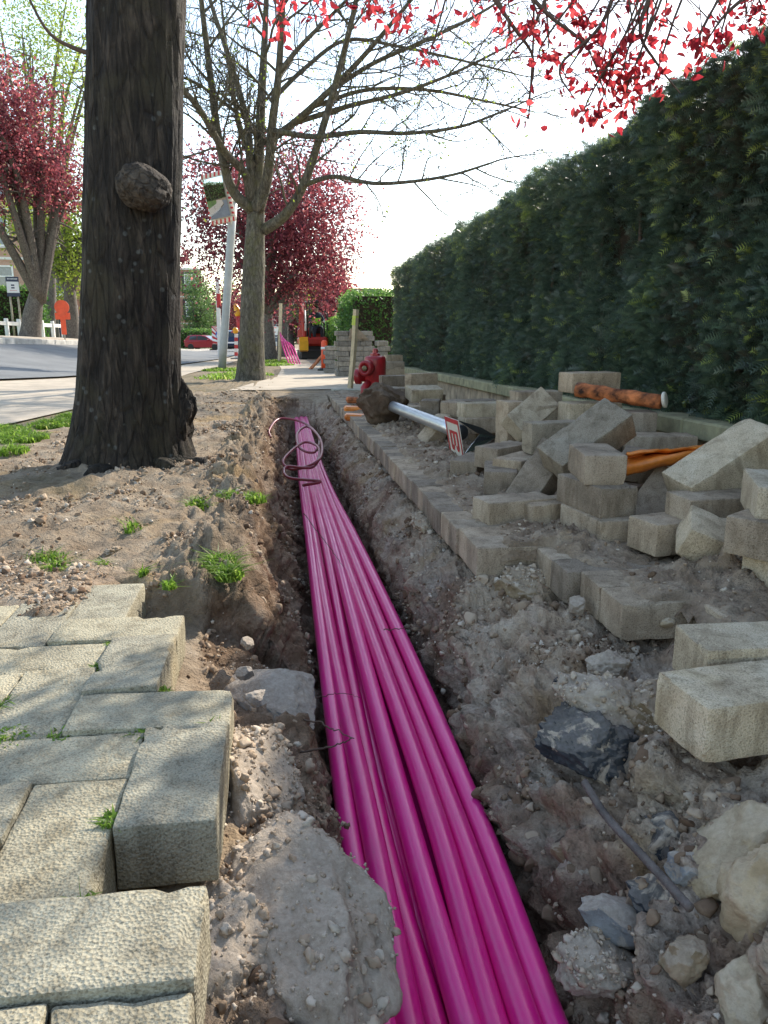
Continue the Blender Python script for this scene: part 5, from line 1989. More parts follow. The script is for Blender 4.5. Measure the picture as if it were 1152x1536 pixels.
def crown(px, py, Y, rpx, rpy, depth=None):
    c = P(px, py, Y)
    k = Y / FPX
    return (c, (rpx * k, (depth if depth else (rpx + rpy) / 2 * k), rpy * k))


# purple leaved street trees beyond the bare tree
leafy_tree('purple_plum_tree', 'round purple leaved plum tree just beyond the bare street tree', P(406, 538, 27), P(399, 455, 27),
           [crown(400, 330, 27, 112, 118), crown(465, 350, 26, 80, 85), crown(330, 290, 27.5, 55, 70), crown(470, 420, 26, 55, 45)], .23, 'plum', 'bark_far', 38000, 0.11, 31, .3, 12, .28)
leafy_tree('purple_plum_tree', 'purple leaved plum tree half hidden behind the excavator', P(436, 545, 42), P(434, 470, 42), [crown(478, 440, 42, 52, 38), crown(455, 470, 42, 45, 30), crown(500, 465, 44, 32, 28)], .3, 'plum', 'bark_far', 14000, 0.16, 33, .35, 8, .1)
leafy_tree('brown_budding_tree', 'thinly leaved brownish tree between two purple trees', P(425, 545, 36), P(428, 470, 36), [crown(445, 450, 36, 38, 32)], .3, 'spring_leaf', 'bark_far', 900, 0.09, 34, .5, 12, .2)
leafy_tree('purple_plum_tree', 'small round purple tree far down the street by the blue van', P(346, 520, 95), P(346, 505, 95), [crown(346, 478, 95, 24, 30)], .2, 'plum', 'bark_far', 5000, 0.22, 35, .35, 5, .0)
leafy_tree('green_tree', 'fresh green tree at the far end of the road', P(318, 515, 110), P(318, 490, 110), [crown(314, 462, 110, 26, 36), crown(345, 452, 112, 26, 24)], .3, 'tree_green', 'bark_far', 7000, 0.28, 36, .35, 5, .0)
leafy_tree('tall_green_tree', 'tall slender light green tree beside the brick flats', P(295, 515, 88), P(295, 480, 88), [crown(296, 440, 88, 17, 50), crown(300, 480, 88, 26, 25)], .25, 'tree_green', 'bark_far', 6000, 0.22, 37, .35, 5, .0)
leafy_tree('purple_plum_tree', 'purple tree peeping out beside the brick flats', P(262, 515, 80), P(262, 480, 80), [crown(272, 388, 80, 18, 16), crown(245, 392, 80, 25, 20)], .2, 'plum', 'bark_far', 3000, 0.2, 38, .35, 4, .0)
# trees across the road on the left
leafy_tree('leaning_plane_tree', 'forked leaning grey trunk with purple leaves by the white fence', P(42, 497, 27), P(58, 425, 27), [crown(40, 240, 26, 70, 55), crown(15, 170, 25, 55, 70), crown(85, 285, 27, 45, 35), crown(-50, 230, 25, 60, 80)], .36, 'plum', 'bark_far', 24000, 0.10, 41, .3, 10, .3)
leafy_tree('dark_trunk_tree', 'dark trunked tree with yellow green leaves behind the orange sign', P(107, 492, 31), P(104, 420, 31), [crown(110, 380, 31, 50, 50), crown(60, 330, 32, 55, 40), crown(135, 330, 31, 40, 40)], .32, 'spring_leaf', 'bark_far', 8000, 0.12, 42, .4, 10, .3)
leafy_tree('young_green_tree', 'tall airy yellow green tree rising behind the purple leaves', P(72, 490, 38), P(72, 330, 38), [crown(75, 190, 38, 60, 150), crown(30, 90, 38, 55, 95), crown(120, 120, 38, 40, 110), crown(90, 20, 38, 60, 60)], .28, 'spring_leaf', 'bark_far', 16000, 0.11, 43, .45, 14, .35)
leafy_tree('garden_tree', 'low yellow green garden tree in front of the parked silver cars', P(85, 490, 40), P(85, 470, 40), [crown(78, 440, 40, 26, 30), crown(115, 430, 41, 22, 30)], .15, 'spring_leaf', 'bark_far', 2500, 0.1, 44, .4, 6, .2)


# ------------------------------------------------------------------ grass
def grass(name, label, spots, hgt, spread):
    """spots: list of (x, y, radius, count)"""
    V, F, R, b = [], [], [], 0
    for (x, y, rad, n) in spots:
        a = rng.uniform(0, 6.283, n)
        q = rad * np.sqrt(rng.random(n))
        px, py = x + q * np.cos(a), y + q * np.sin(a) * 1.3
        base = np.c_[px, py, zg(px, py) - 0.004]
        h = hgt * rng.uniform(.4, 1.25, n) * np.clip(1.2 - q / rad * .6, .3, 1.2)
        lean = rng.normal(size=(n, 2)) * spread
        d1 = np.c_[lean * .4, np.ones(n)] * (h * .55)[:, None]
        d2 = np.c_[lean * 1.3, np.ones(n) * .75] * h[:, None]
        w = rng.normal(size=(n, 2))
        w /= np.linalg.norm(w, axis=1)[:, None]
        w = np.c_[w, np.zeros(n)] * (0.0018 + 0.0007 * np.abs(y))
        V.append(np.stack([base - w, base + w, base + d1 + w * .7, base + d1 - w * .7, base + d2], 1).reshape(-1, 3))
        i = np.arange(n)[:, None] * 5 + b
        F.append(np.concatenate([i + [0, 1, 2], i + [0, 2, 3], i + [3, 2, 4]]))
        R.append(np.repeat(np.clip(rng.random(n), 0, 1), 5))
        b += n * 5
    o = obj(name, make_mesh(name, np.concatenate(V), np.concatenate(F), {'rnd': np.concatenate(R)}), M['grass'])
    tag(o, label, 'grass', kind='stuff')


def gsp(px, py, rpx, n, off=0):
    q = G(px, py, off)
    return (q[0], q[1], rpx / FPX * q[1], n)


grass('grass_patch', 'bright grass left of the thick dark trunk', [gsp(30, 660, 38, 1500), gsp(80, 640, 34, 1500), gsp(115, 628, 26, 1000), gsp(0, 650, 40, 1000), gsp(20, 680, 22, 300), (-1.9, 4.9, .4, 1500), (-2.3, 4.4, .5, 1500)], 0.075, 0.5)
grass('grass_tuft', 'grass tufts on the crumbling soil by the trench rim', [gsp(330, 850, 26, 420), gsp(345, 865, 20, 240), gsp(300, 760, 20, 220), gsp(350, 748, 26, 260), gsp(385, 752, 14, 120), gsp(200, 795, 14, 60)], 0.05, 0.75)
grass('weed_tuft', 'pale weeds in the soil behind the left paving', [gsp(85, 855, 22, 200), gsp(70, 840, 26, 160), gsp(155, 850, 10, 40), gsp(215, 862, 8, 40), gsp(255, 880, 10, 70)], 0.035, 0.8)
grass('joint_grass', 'tiny grass and moss in the joints of the left paving', [(-0.21, 1.18, .018, 110), (-0.212, 1.06, .022, 130), (-.335, 1.42, .016, 80), (-.25, 1.43, .02, 70), (-.215, .84, .014, 60), (-.33, 1.06, .02, 60), (-.21, .70, .012, 60), (-.40, 1.07, .03, 70), (-.33, 1.30, .015, 60), (-.12, 1.065, .02, 50), (-.45, 1.18, .02, 60), (-.25, 1.165, .03, 70)], 0.008, 1.1)
grass('verge_grass', 'grass growing round the feet of mirror post and street trees', [(-1.3, 17.0, .35, 400), (-.9, 17.3, .5, 500), (-.7, 14.5, .6, 500), (-0.45, 27, .9, 1600), (-.2, 24, .8, 1500), (-.1, 21, .5, 900), (-1.0, 13.2, .4, 300)], 0.10, 0.5)

# ------------------------------------------------------------------ street furniture
def gz(p):
    return float(zg(p[0], p[1]))


# leaning post with traffic mirror
b = P(332, 556, 17.2)
b[2] = gz(b)
tp = P(350, 303, 17.2)
mr = empty('traffic_mirror', b)
tag(mr, 'leaning grey post with a red and white framed traffic mirror', 'mirror')
v, f = tube_geo(np.linspace(b - [0, 0, .1], tp, 6) - b, 0.085, 18)
obj('post', make_mesh('post', v, f, smooth=True), M['post_grey'], mr)
MB().lathe([(0.10, 0), (0.10, .05), (.06, .08)], 14).build('post_cap', M['galvanised'], mr, tp - b, smooth=True)
# frame is built flat in x-z, then turned a little left and down
mc = P(326, 297, 17.0) - b
mrot = (math.radians(8), math.radians(-8), math.radians(-28))
fr = empty('mirror_head', (0, 0, 0))
bpy.data.objects.remove(fr)
fr = MB().bbox((0, .05, 0), (0.60, .06, .98), .03).build('mirror_back', M['cream_paint'], mr, mc, mrot)
m = MB()
W_, H_, n1, n2 = 0.46, 0.76, 10, 14
vv, ff = [], []
for i in range(n1 + 1):
    for j in range(n2 + 1):
        x, z = -W_ / 2 + W_ * i / n1, -H_ / 2 + H_ * j / n2
        vv.append((x, -0.06 + 0.35 * (x * x + z * z) * .5, z))
for i in range(n1):
    for j in range(n2):
        a = i * (n2 + 1) + j
        ff.append((a, a + n2 + 1, a + n2 + 2, a + 1))
n_ = NT('mirror_face')
M['mirror_face'] = n_.done((0.42, 0.45, 0.48), 0.03, None, 1.0)
obj('mirror_face', make_mesh('mirror_face', vv, ff, smooth=True), M['mirror_face'], fr)
for s in range(6):
    for sg_ in (-1, 1):
        MB().box((-.25 + s * .1, .018, sg_ * .445), (.035, .012, .085), (0, .25, 0)).build('red_stripe', M['red_paint'], fr)
for s in range(8):
    for sg_ in (-1, 1):
        MB().box((sg_ * .268, .018, -.33 + s * .095), (.06, .012, .04), (0, .25, 0)).build('red_stripe', M['red_paint'], fr)
v, f = tube_geo([mc + [0.05, .1, 0], mc + [.22, .1, -.02], (tp - b) - [0, 0, .03]], .022, 8)
obj('bracket', make_mesh('bracket', v, f, smooth=True), M['galvanised'], mr)


def back_of_signs(px, py_base, py_top, label, s=1.0):
    b = GT(px, py_base)
    Y = b[1]
    b[2] = gz(b) + .03
    hgt = P(px, py_top, Y)[2] - b[2]
    r = empty('temporary_sign', b, math.radians(6))
    tag(r, label, 'sign')
    v, f = tube_geo([(0, 0.04, 0.0), (0, .04, hgt * .97)], .022 * s, 8)
    obj('leg', make_mesh('leg', v, f, smooth=True), M['post_grey'], r)
    MB().bbox((0, 0, .03), (.75 * s, .4 * s, .06), .01).build('foot', M['black_rubber'], r)
    R = .165 * hgt
    q = Euler((math.pi / 2, 0, 0))
    MB().lathe([(R, 0), (R, .03)], 32).build('round_disc', M['sign_orange'], r, (0, 0, hgt - R), q)
    MB().bbox((0, 0, 0), (R * 2.05, .035, R * .95), .1).build('lower_board', M['sign_orange'], r, (0, -.012, hgt - R * 2.25))
    MB().lathe([(R * .62, 0), (R * .62, .03)], 24).build('lamp_disc', M['sign_orange'], r, (0, -.03, hgt - R * 1.75), q)
    MB().bbox((0, 0, 0), (R * .72, .03, hgt * .40), .05).build('handle_board', M['sign_orange'], r, (0, -.02, hgt * .40))
    return r


back_of_signs(98, 516, 450, 'orange red temporary road sign seen from behind on the far kerb')
back_of_signs(272, 521, 489, 'small orange temporary sign beside the clipped hedge far down the road', 1.1)


def striped_post(px, py0, py1, Y, label, lamp):
    b = P(px, py0, Y)
    b[2] = gz(b)
    h = P(px, py1, Y)[2] - b[2]
    r = empty('warning_post', b)
    tag(r, label, 'post')
    for k in range(7):
        MB().bbox((0, 0, h * (k + .5) / 8.2), (.13, .05, h / 8.3), .01).build('band', M['red_paint' if k % 2 else 'white_paint'], r, rot=(0, 0.05, 0))
    if lamp:
        MB().lathe([(.05, 0), (.10, .04), (.11, .12), (.08, .20), (.03, .22)], 14).build('lamp', M['amber'], r, (0.02, 0, h * .86), smooth=True)
    MB().bbox((0, 0, .02), (.4, .25, .05), .01).build('foot', M['black_rubber'], r)


striped_post(354, 537, 494, 30, 'red and white striped warning post with amber lamp before the blue van', True)

# white barrier boom folded upright, and the amber flashing lamp beside it
b = P(331, 540, 34)
b[2] = gz(b)
bt = P(330, 417, 34)
r = empty('barrier_boom', b)
tag(r, 'tall white upright boom with a red stripe behind the mirror post', 'barrier')
MB().bbox((0, 0, 0), (.16, .16, bt[2] - b[2]), .02).build('boom', M['white_paint'], r, (0, 0, (bt[2] - b[2]) / 2), (0, .015, 0))
MB().bbox((.0, 0, 0), (.172, .172, .6), .02).build('red_band', M['red_paint'], r, (0.03, 0, (bt[2] - b[2]) * .72), (0, .015, 0))
b = P(362, 540, 29)
b[2] = gz(b)
r = empty('flashing_lamp', b)
tag(r, 'amber lamp on a red holder tilted out behind the bare tree trunk', 'lamp')
q0, q1, q2 = P(364, 500, 29) - b, P(359, 474, 29) - b, P(352, 455, 29) - b
v, f = tube_geo([(0, 0, 0), q0], .03, 8)
obj('pole', make_mesh('pole', v, f, smooth=True), M['post_grey'], r)
v, f = tube_geo([q0, (q0 + q1) / 2, q1], [.10, .16, .14], 12)
obj('lamp_holder', make_mesh('lamp_holder', v, f, smooth=True), M['red_paint'], r)
v, f = tube_geo(spline([q1, q1 * .6 + q2 * .4, q2], 8), [.13, .14, .14, .135, .12, .10, .07, .03], 14)
obj('lamp_lens', make_mesh('lamp_lens', v, f, smooth=True), M['amber'], r)

# diversion sign: diagonal red and white stripes with a blue disc and white arrow
b = P(328, 522, 50)
b[2] = gz(b)
r = empty('diversion_sign', b, math.radians(5))
tag(r, 'square sign with red diagonal stripes and blue arrow disc by the red car', 'sign')
c0, c1 = P(321, 489, 50), P(345, 516, 50)
w, h = c1[0] - c0[0], c0[2] - c1[2]
zc = (c0[2] + c1[2]) / 2 - b[2]
bd = MB().bbox((0, 0, 0), (w, .04, h), .02).build('board', M['white_paint'], r, (.1, 0, zc))
for k in range(-3, 4):
    pts = []
    for (t, e) in ((-1, -.5), (-1, .5), (1, .5), (1, -.5)):
        x = t * w * .5
        z = -x * h / w + (k + e * .5) * h * .30
        pts.append((x, max(-h / 2, min(h / 2, z))))
    MB().prism(pts, .004, (0, -.024, 0)).build('stripe', M['red_paint'], bd)
MB().lathe([(w * .28, 0), (w * .28, .005)], 24).build('blue_disc', M['sign_blue'], bd, (0.0, -.026, 0.02), (math.pi / 2, 0, 0))
MB().prism([(-.20, -.13), (-.02, -.16), (-.08, -.09), (.16, .12), (.11, .18), (-.13, -.03), (-.18, .03)], .004, (0, -.036, .02)).build('arrow', M['white_paint'], bd)
v, f = tube_geo([(.1, .04, 0), (.1, .04, zc + h * .4)], .03, 8)
obj('pole', make_mesh('pole', v, f, smooth=True), M['post_grey'], r)

# estate board
b = P(26, 492, 30)
b[2] = gz(b)
r = empty('estate_board', b, math.radians(12))
tag(r, 'navy and white property board on a post before the brick building', 'sign')
c0, c1 = P(15, 415, 30), P(37, 445, 30)
w, h = c1[0] - c0[0], c0[2] - c1[2]
zc = (c0[2] + c1[2]) / 2 - b[2]
bd = MB().bbox((0, 0, 0), (w, .04, h), .008).build('board', M['navy'], r, (0, 0, zc))
MB().box((0, -.022, -.02), (w * .94, .004, h * .56)).build('white_panel', M['paper_white'], bd)
for k in range(8):
    MB().box((-w * .34 + k * w * .1, -.022, h * .39), (w * .06, .004, h * .06)).build('lettering', M['paper_white'], bd)
for k in range(2):
    MB().box((0, -.026, .05 - k * .09), (w * .26, .004, .05)).build('emblem', M['navy'], bd)
for k in range(6):
    MB().box((-w * .22 + k * w * .09, -.026, -h * .19), (w * .06, .004, h * .025)).build('small_print', M['red_paint'], bd)
v, f = tube_geo([(-w * .3, .04, 0), (-w * .3, .04, zc + h * .4)], .035, 8)
obj('post', make_mesh('post', v, f, smooth=True), M['timber_grey'], r)
v, f = tube_geo([(w * .3, .04, 0), (w * .3, .04, zc + h * .4)], .035, 8)
obj('post', make_mesh('post', v, f, smooth=True), M['timber_grey'], r)

# white post-and-rail fence across the road
A, B = P(-30, 497, 27), P(135, 497, 35)
n = 11
fe = empty('white_fence', (A[0], A[1], gz(A)))
tag(fe, 'low white post and rail fence on the grass across the road', 'fence')
org = np.array(fe.location)
pv_ = []
for k in range(n):
    q = A + (B - A) * k / (n - 1)
    q[2] = gz(q) + .12
    pv_.append(q)
    MB().bbox((0, 0, .3), (.12, .12, .66), .015).build('post', M['white_paint'], fe, q - org)
for k in range(n - 1):
    a, c = pv_[k], pv_[k + 1]
    for z in (.46,):
        d = c - a
        L = np.linalg.norm(d)
        MB().bbox((0, 0, 0), (L, .05, .13), .01).build('rail', M['white_paint'], fe, (a + c) / 2 + [0, 0, z] - org, (0, -math.asin(d[2] / L), math.atan2(d[1], d[0])))

# lawn strip on the far side
sheet('lawn', FAR_WALK + np.array([-.05, .02]), FAR_WALK + np.array([-30, 14]), None, 0.125, 10)
n_ = NT('lawn')
c_ = n_.coords(world=True)
M['lawn'] = n_.done(n_.ramp(n_.noise(c_, 3, 6, .7), [(.3, (.06, .11, .02)), (.6, (.13, .19, .035)), (.8, (.26, .28, .05))]), .9, n_.bump(n_.noise(c_, 40, 5, .7), .6, .05))
bpy.data.objects['lawn'].data.materials.append(M['lawn'])

q = P(15, 470, 33)
leafy_hedge('garden_hedge', 'bright green garden hedge below the property board', q[0] - 4.0, q[0] + .9, 33, 35, 2.0, 'hedge_green', 7000, .11, .1)
q = P(288, 505, 72)
leafy_hedge('roadside_hedge', 'low clipped hedge behind the red car', q[0] - 4.2, q[0] + 0.6, 84, 86, 1.9, 'hedge_green', 4000, .16, .1)


leafy_hedge('street_shrubs', 'dark row of tall shrubs along the road behind the lay by', -30, -24, -30, 8, 6.0, 'tree_green', 5000, .5, 0)


# ------------------------------------------------------------------ cars
def car(name, label, pos, heading, paint, kind='hatch', L=4.0, Wd=1.7, H=1.47):
    """x forward; the wheels touch the ground at z=0"""
    r = empty(name, (pos[0], pos[1], gz(pos) + .035), heading)
    tag(r, label, 'car')
    k = L / 4.0
    if kind == 'hatch':
        prof = [(-1.98, .35), (-2.0, .75), (-1.93, 1.02), (-1.62, 1.40), (-1.2, 1.47), (-.2, 1.47), (.25, 1.40), (1.0, .98), (1.75, .82), (1.98, .62), (1.98, .35), (1.6, .25), (-1.6, .25)]
        win = [[(-1.45, 1.02), (-1.3, 1.34), (-.62, 1.38), (-.62, 1.0)], [(-.55, 1.0), (-.55, 1.38), (-.15, 1.38), (.28, 1.28), (.85, .98)]]
    else:
        prof = [(-2.0, .35), (-2.02, .85), (-1.95, 1.1), (-1.75, 1.55), (-1.4, 1.62), (.1, 1.62), (.5, 1.5), (1.15, 1.08), (1.8, .92), (1.98, .7), (1.98, .35), (1.6, .25), (-1.6, .25)]
        win = [[(-1.6, 1.08), (-1.5, 1.48), (-.75, 1.52), (-.75, 1.06)], [(-.68, 1.06), (-.68, 1.52), (.1, 1.52), (.45, 1.42), (1.0, 1.06)]]
    sc = H / max(z for x, z in prof)
    prof = [(x * k, z * sc) for x, z in prof]
    n = len(prof)
    v, f = [], []
    for yy in (-1, -.86, .86, 1):
        for x, z in prof:
            tuck = 1.0 - .16 * max(0, (z / H - .62)) / .38
            e = .97 if abs(yy) == 1 else 1.0
            v.append((x * (e if abs(x) > 1.5 * k else 1), yy * Wd / 2 * tuck, .25 + (z - .25) * (e if z > 1.3 else 1)))
    for s in range(3):
        for i in range(n):
            a, b2 = s * n + i, s * n + (i + 1) % n
            f.append((a, a + n, b2 + n, b2))
    f.append(tuple(range(n)))
    f.append(tuple(range(3 * n, 4 * n))[::-1])
    body = obj('body', make_mesh('body', v, f), M[paint], r)
    bm_ = body.modifiers.new('soft', 'BEVEL')
    bm_.width = .03
    bm_.segments = 2
    for w in win:
        for sd in (-1, 1):
            vv = []
            for x, z in w:
                z *= sc
                tuck = 1.0 - .16 * max(0, (z / H - .62)) / .38
                vv.append((x * k, sd * (Wd / 2 * tuck + .004), z))
            obj('side_window', make_mesh('side_window', vv, [tuple(range(len(vv)))]), M['car_glass'], r)
    # rear and front glass
    def strip(i, j, name_, m_, wdt, t0, t1, push):
        a, b_ = np.array(prof[i]), np.array(prof[j])
        p0, p1 = a + (b_ - a) * t0, a + (b_ - a) * t1
        nrm = np.array([-(b_ - a)[1], (b_ - a)[0]])
        nrm /= np.linalg.norm(nrm)
        vv = []
        for p_, ww in ((p0, wdt), (p1, wdt * .92)):
            q_ = p_ + nrm * push
            vv += [(q_[0], -Wd / 2 * ww, q_[1]), (q_[0], Wd / 2 * ww, q_[1])]
        obj(name_, make_mesh(name_, vv, [(0, 1, 3, 2)]), m_, r)
    strip(2, 3, 'rear_window', M['car_glass'], .78, .12, .9, .008)
    strip(6, 7, 'windscreen', M['car_glass'], .80, .08, .92, .008)
    for sd in (-1, 1):
        MB().bbox((prof[1][0] - .005, sd * Wd * .40, .86 * sc), (.06, .20, .22), .02).build('tail_light', M['tail_red'], r)
        MB().bbox((prof[9][0] - .06, sd * Wd * .36, .68 * sc), (.16, .32, .13), .03).build('headlight', M['window_glass'], r)
        MB().bbox((.62 * k, sd * (Wd / 2 + .07), 1.02 * sc), (.12, .18, .12), .03).build('wing_mirror', M[paint], r)
    MB().bbox((prof[1][0] - .012, 0, .72 * sc), (.02, .50, .11), .004).build('number_plate', M['paper_white'], r)
    MB().bbox((prof[0][0] - .01, 0, .42), (.09, Wd * .86, .16), .03).build('bumper', M['black_rubber'], r)
    for x in (-1.28 * k, 1.28 * k):
        for sd in (-1, 1):
            w = MB().lathe([(.22, -.09), (.30, -.09), (.315, -.05), (.315, .05), (.30, .09), (.22, .09)], 22).build('wheel', M['black_rubber'], r, (x, sd * (Wd / 2 - .09), .315), (math.pi / 2, 0, 0), True)
            MB().lathe([(.21, -.085), (.21, .085)], 18).build('wheel_rim', M['rim'], w)
    return r


car('parked_car', 'dark red hatchback standing side on at the far side of the road', P(309, 519, 78), math.radians(-18), 'car_red', 'hatch', 3.8, 1.65, 1.42)
car('parked_car', 'dark blue family car seen from behind in the road', P(351, 527, 60), math.radians(88), 'car_blue', 'mpv', 4.2, 1.75, 1.55)
car('parked_car', 'dark blue car behind the white fence', P(123, 488, 44), math.radians(20), 'car_blue', 'mpv', 4.1, 1.7, 1.5)
car('parked_car', 'silver car parked below the garden tree', P(66, 480, 48), math.radians(10), 'car_silver', 'hatch', 4.1, 1.7, 1.45)


# ------------------------------------------------------------------ buildings
def building(name, label, org, yaw, w, d, h, mat_, floors, cols, roof='flat', winsize=(1.1, 1.3), bays=()):
    r = empty(name, (org[0], org[1], gz(org)), yaw)
    tag(r, label, 'building')
    MB().box((0, 0, h / 2), (w, d, h)).build('wall', M[mat_], r)
    for i in range(floors):
        z = h / floors * (i + .55)
        for j in range(cols):
            x = -w / 2 + w * (j + .5) / cols
            bay = (i, j) in bays or (-1, j) in bays
            out = .45 if bay else 0.0
            if bay:
                MB().bbox((x, -d / 2 - out / 2 + .02, z - .1), (winsize[0] + .5, out, h / floors * .8), .03).build('bay', M['black_metal'], r)
            fw_, fh_ = winsize
            y = -d / 2 - out
            fr_ = MB()
            for sx in (-1, 1):
                fr_.box((sx * fw_ / 2, -.03, 0), (.09, .1, fh_ + .09))
            for sz in (-1, 0.25, 1):
                fr_.box((0, -.033, sz * fh_ / 2), (fw_ + .09, .1, .08))
            wv = fr_.build('window_frame', M['white_paint'], r, (x, y, z))
            MB().box((0, -.012, 0), (fw_, .02, fh_)).build('pane', M['window_glass'], wv)
            MB().bbox((0, -.06, -fh_ / 2 - .1), (fw_ + .3, .2, .08), .01).build('sill', M['render_white'], wv)
    for i in range(1, floors):
        MB().box((0, -d / 2 - .02, h / floors * i), (w, .06, .14)).build('floor_band', M['render_white'], r)
    if roof == 'flat':
        MB().bbox((0, 0, h + .1), (w + .4, d + .4, .25), .03).build('roof', M['render_white'], r)
    else:
        rf = MB().prism([(-w / 2 - .3, 0), (w / 2 + .3, 0), (w / 2 - 1.2, 2.2), (-w / 2 + 1.2, 2.2)], d + .6, (0, 0, h + .02)).build('roof', M['roof_slate'], r)
        MB().bbox((w * .2, 0, 2.5), (.6, .6, 1.2), .03).build('chimney', M['brick_red'], rf)
    return r


q = P(10, 480, 48)
building('brick_building', 'pink brick apartment block behind the leaning purple tree', (q[0] - 2.4, 52), math.radians(14), 10.5, 8, 10.5, 'brick_pink', 4, 4, 'flat', (1.2, 1.5), {(-1, 1)})
q = P(262, 500, 100)
building('brick_flats', 'red brick flats with grey bay windows beyond the red car', (q[0] - 2.2, 104), math.radians(20), 9.0, 8, 9.6, 'brick_red', 3, 3, 'flat', (1.4, 1.7), {(-1, 2)})
q = P(115, 480, 62)
building('brick_house', 'brick house with pale door posts behind the dark trunked tree', (q[0], 64), math.radians(10), 9, 7, 5.2, 'brick_red', 2, 4, 'pitch', (1.1, 1.3), ())
q = P(555, 470, 75)
building('distant_house', 'slate roofed house showing over the clipped hedges', (q[0] - 1.5, 76), 0, 7, 6, 3.4, 'brick_red', 2, 3, 'pitch', (1.1, 1.3), ())
q = P(380, 520, 150)
building('white_house', 'pale house closing the far end of the street', (q[0] + 1, 150), 0, 9, 8, 5.5, 'render_white', 2, 3, 'pitch', (1.1, 1.3), ())
leafy_hedge('far_shrubs', 'mass of far green shrubs closing the view down the road', -20, 14, 165, 170, 5.5, 'tree_green', 7000, .6, 0)

# ------------------------------------------------------------------ works beyond the trench
# stacks of new pavers: every block its own piece
def stack(name, label, px, py, Y, nx, ny, nz, rz, sz=(.20, .10, .085), z0=None):
    b = P(px, py, Y)
    b[2] = gz(b) + .01 if z0 is None else z0
    r = empty(name, b, math.radians(rz))
    tag(r, label, 'paver stack')
    me = MB().bbox((0, 0, 0), (sz[0], sz[1], sz[2] - .006), .006).mesh('paver')
    for k in range(nz):
        for i in range(nx):
            for j in range(ny):
                if k % 2:
                    x, y = (i - (nx - 1) / 2) * sz[0] * 1.03 + .02, (j - (ny - 1) / 2) * sz[1] * 1.05
                else:
                    x, y = (i - (nx - 1) / 2) * sz[0] * 1.03 - .02, (j - (ny - 1) / 2) * sz[1] * 1.05
                if 0 < j < ny - 1 and 0 < k < nz - 1:
                    continue
                obj('paver', me, M['paver_new'], r, (x + random.uniform(-.006, .006), y, (k + .5) * sz[2]), (0, 0, random.uniform(-.02, .02)))
    return r


stack('paver_stack', 'tall neat stack of grey pavers behind the timber stake', 532, 563, 13.6, 3, 3, 9, 6, (.20, .10, .085))
stack('paver_stack', 'lower stack of grey pavers next to the orange bollard', 495, 556, 15.2, 1, 3, 6, 2, (.20, .10, .085))
stack('paver_stack', 'small stack of tan pavers between stake and yew hedge', 574, 558, 12.8, 1, 2, 7, 8, (.17, .10, .085))
b = P(540, 566, 12.9)
r = MB().prism([(-.16, 0), (.18, 0), (.0, .17), (-.12, .17)], .16).build('stone_offcut', M['paver_grey'], None, P(536, 508, 13.5))
tag(r, 'pointed offcut lying on top of the tall paver stack', 'block')
# timber stake with its base
a, c = P(525, 582, 9.6), P(534, 464, 9.6)
r = empty('timber_stake', (a[0], a[1], gz(a)))
tag(r, 'upright pale timber stake with a yellow green painted band', 'stake')
v, f = tube_geo(spline([a - [0, 0, .03], a * .5 + c * .5 + [.01, 0, 0], c], 8) - np.array(r.location), .036, 4)
obj('shaft', make_mesh('shaft', v, f), M['timber'], r)
d = c - a
v, f = tube_geo(np.array([a + d * .80, a + d * .92]) - np.array(r.location), .0385, 4)
plain('paint_band', (0.50, 0.55, 0.08), .6)
obj('paint_band', make_mesh('paint_band', v, f), M['paint_band'], r)
for (px, py, Y, lab) in [(514, 596, 9.3, 'squared block carrying the left end of the plank by the stake'), (548, 597, 9.2, 'squared block carrying the plank near the hydrant')]:
    block(px, py, Y, 10, label=lab)
o = MB().bbox((0, 0, 0), (.46, .16, .04), .008).build('plank', M['timber_grey'], None, P(526, 586, 9.35), (0.03, .02, .1))
tag(o, 'short plank laid over two blocks at the foot of the stake', 'plank')
# orange bollard
b = P(487, 553, 16.5)
b[2] = gz(b)
h = P(487, 510, 16.5)[2] - b[2]
r = empty('orange_bollard', b)
tag(r, 'slim orange plastic bollard beside the lower paver stack', 'bollard')
MB().lathe([(.075, 0), (.07, h * .5), (.065, h * .93), (.045, h * .98), (.02, h)], 18).build('tube', M['sign_orange'], r, smooth=True)
MB().lathe([(.15, 0), (.15, .04), (.08, .06)], 18).build('foot', M['black_rubber'], r, smooth=True)
MB().lathe([(.073, h * .70), (.072, h * .78)], 18).build('white_band', M['white_paint'], r, smooth=True)
o = MB().bbox((0, 0, 0), (.75, .16, .035), .008).build('board', M['orange_soiled'], None, P(476, 542, 17.5), (0, math.radians(-45), .3))
tag(o, 'short brown board leaning beside the orange bollard', 'board')
# wooden stake and pink ducts coming up out of the dig
a, c = P(419, 545, 24), P(421, 455, 24)
v, f = tube_geo([a - [0, 0, .1], c], .05, 4)
tag(obj('wooden_pole', make_mesh('wooden_pole', v, f), M['timber']), 'thin wooden pole holding up the pink ducts by the street tree', 'pole')
for k in range(5):
    t = k / 4
    pts = [P(420 + 2 * t, 498 + 2 * k, 24 + .1 * k), P(424 + 15 * t, 518 + 2 * t, 23.3), P(430 + 16 * t, 536, 22.5), P(437 + 16 * t, 553, 21.8)]
    v, f = tube_geo(spline(pts, 14), .022, 8)
    tag(obj('pink_duct', make_mesh('pink_duct', v, f, smooth=True), M['duct_pale' if k % 2 else 'duct']), 'pink duct hanging from the wooden pole down into the far dig', 'pipe', 'pink ducts rising from the far dig')


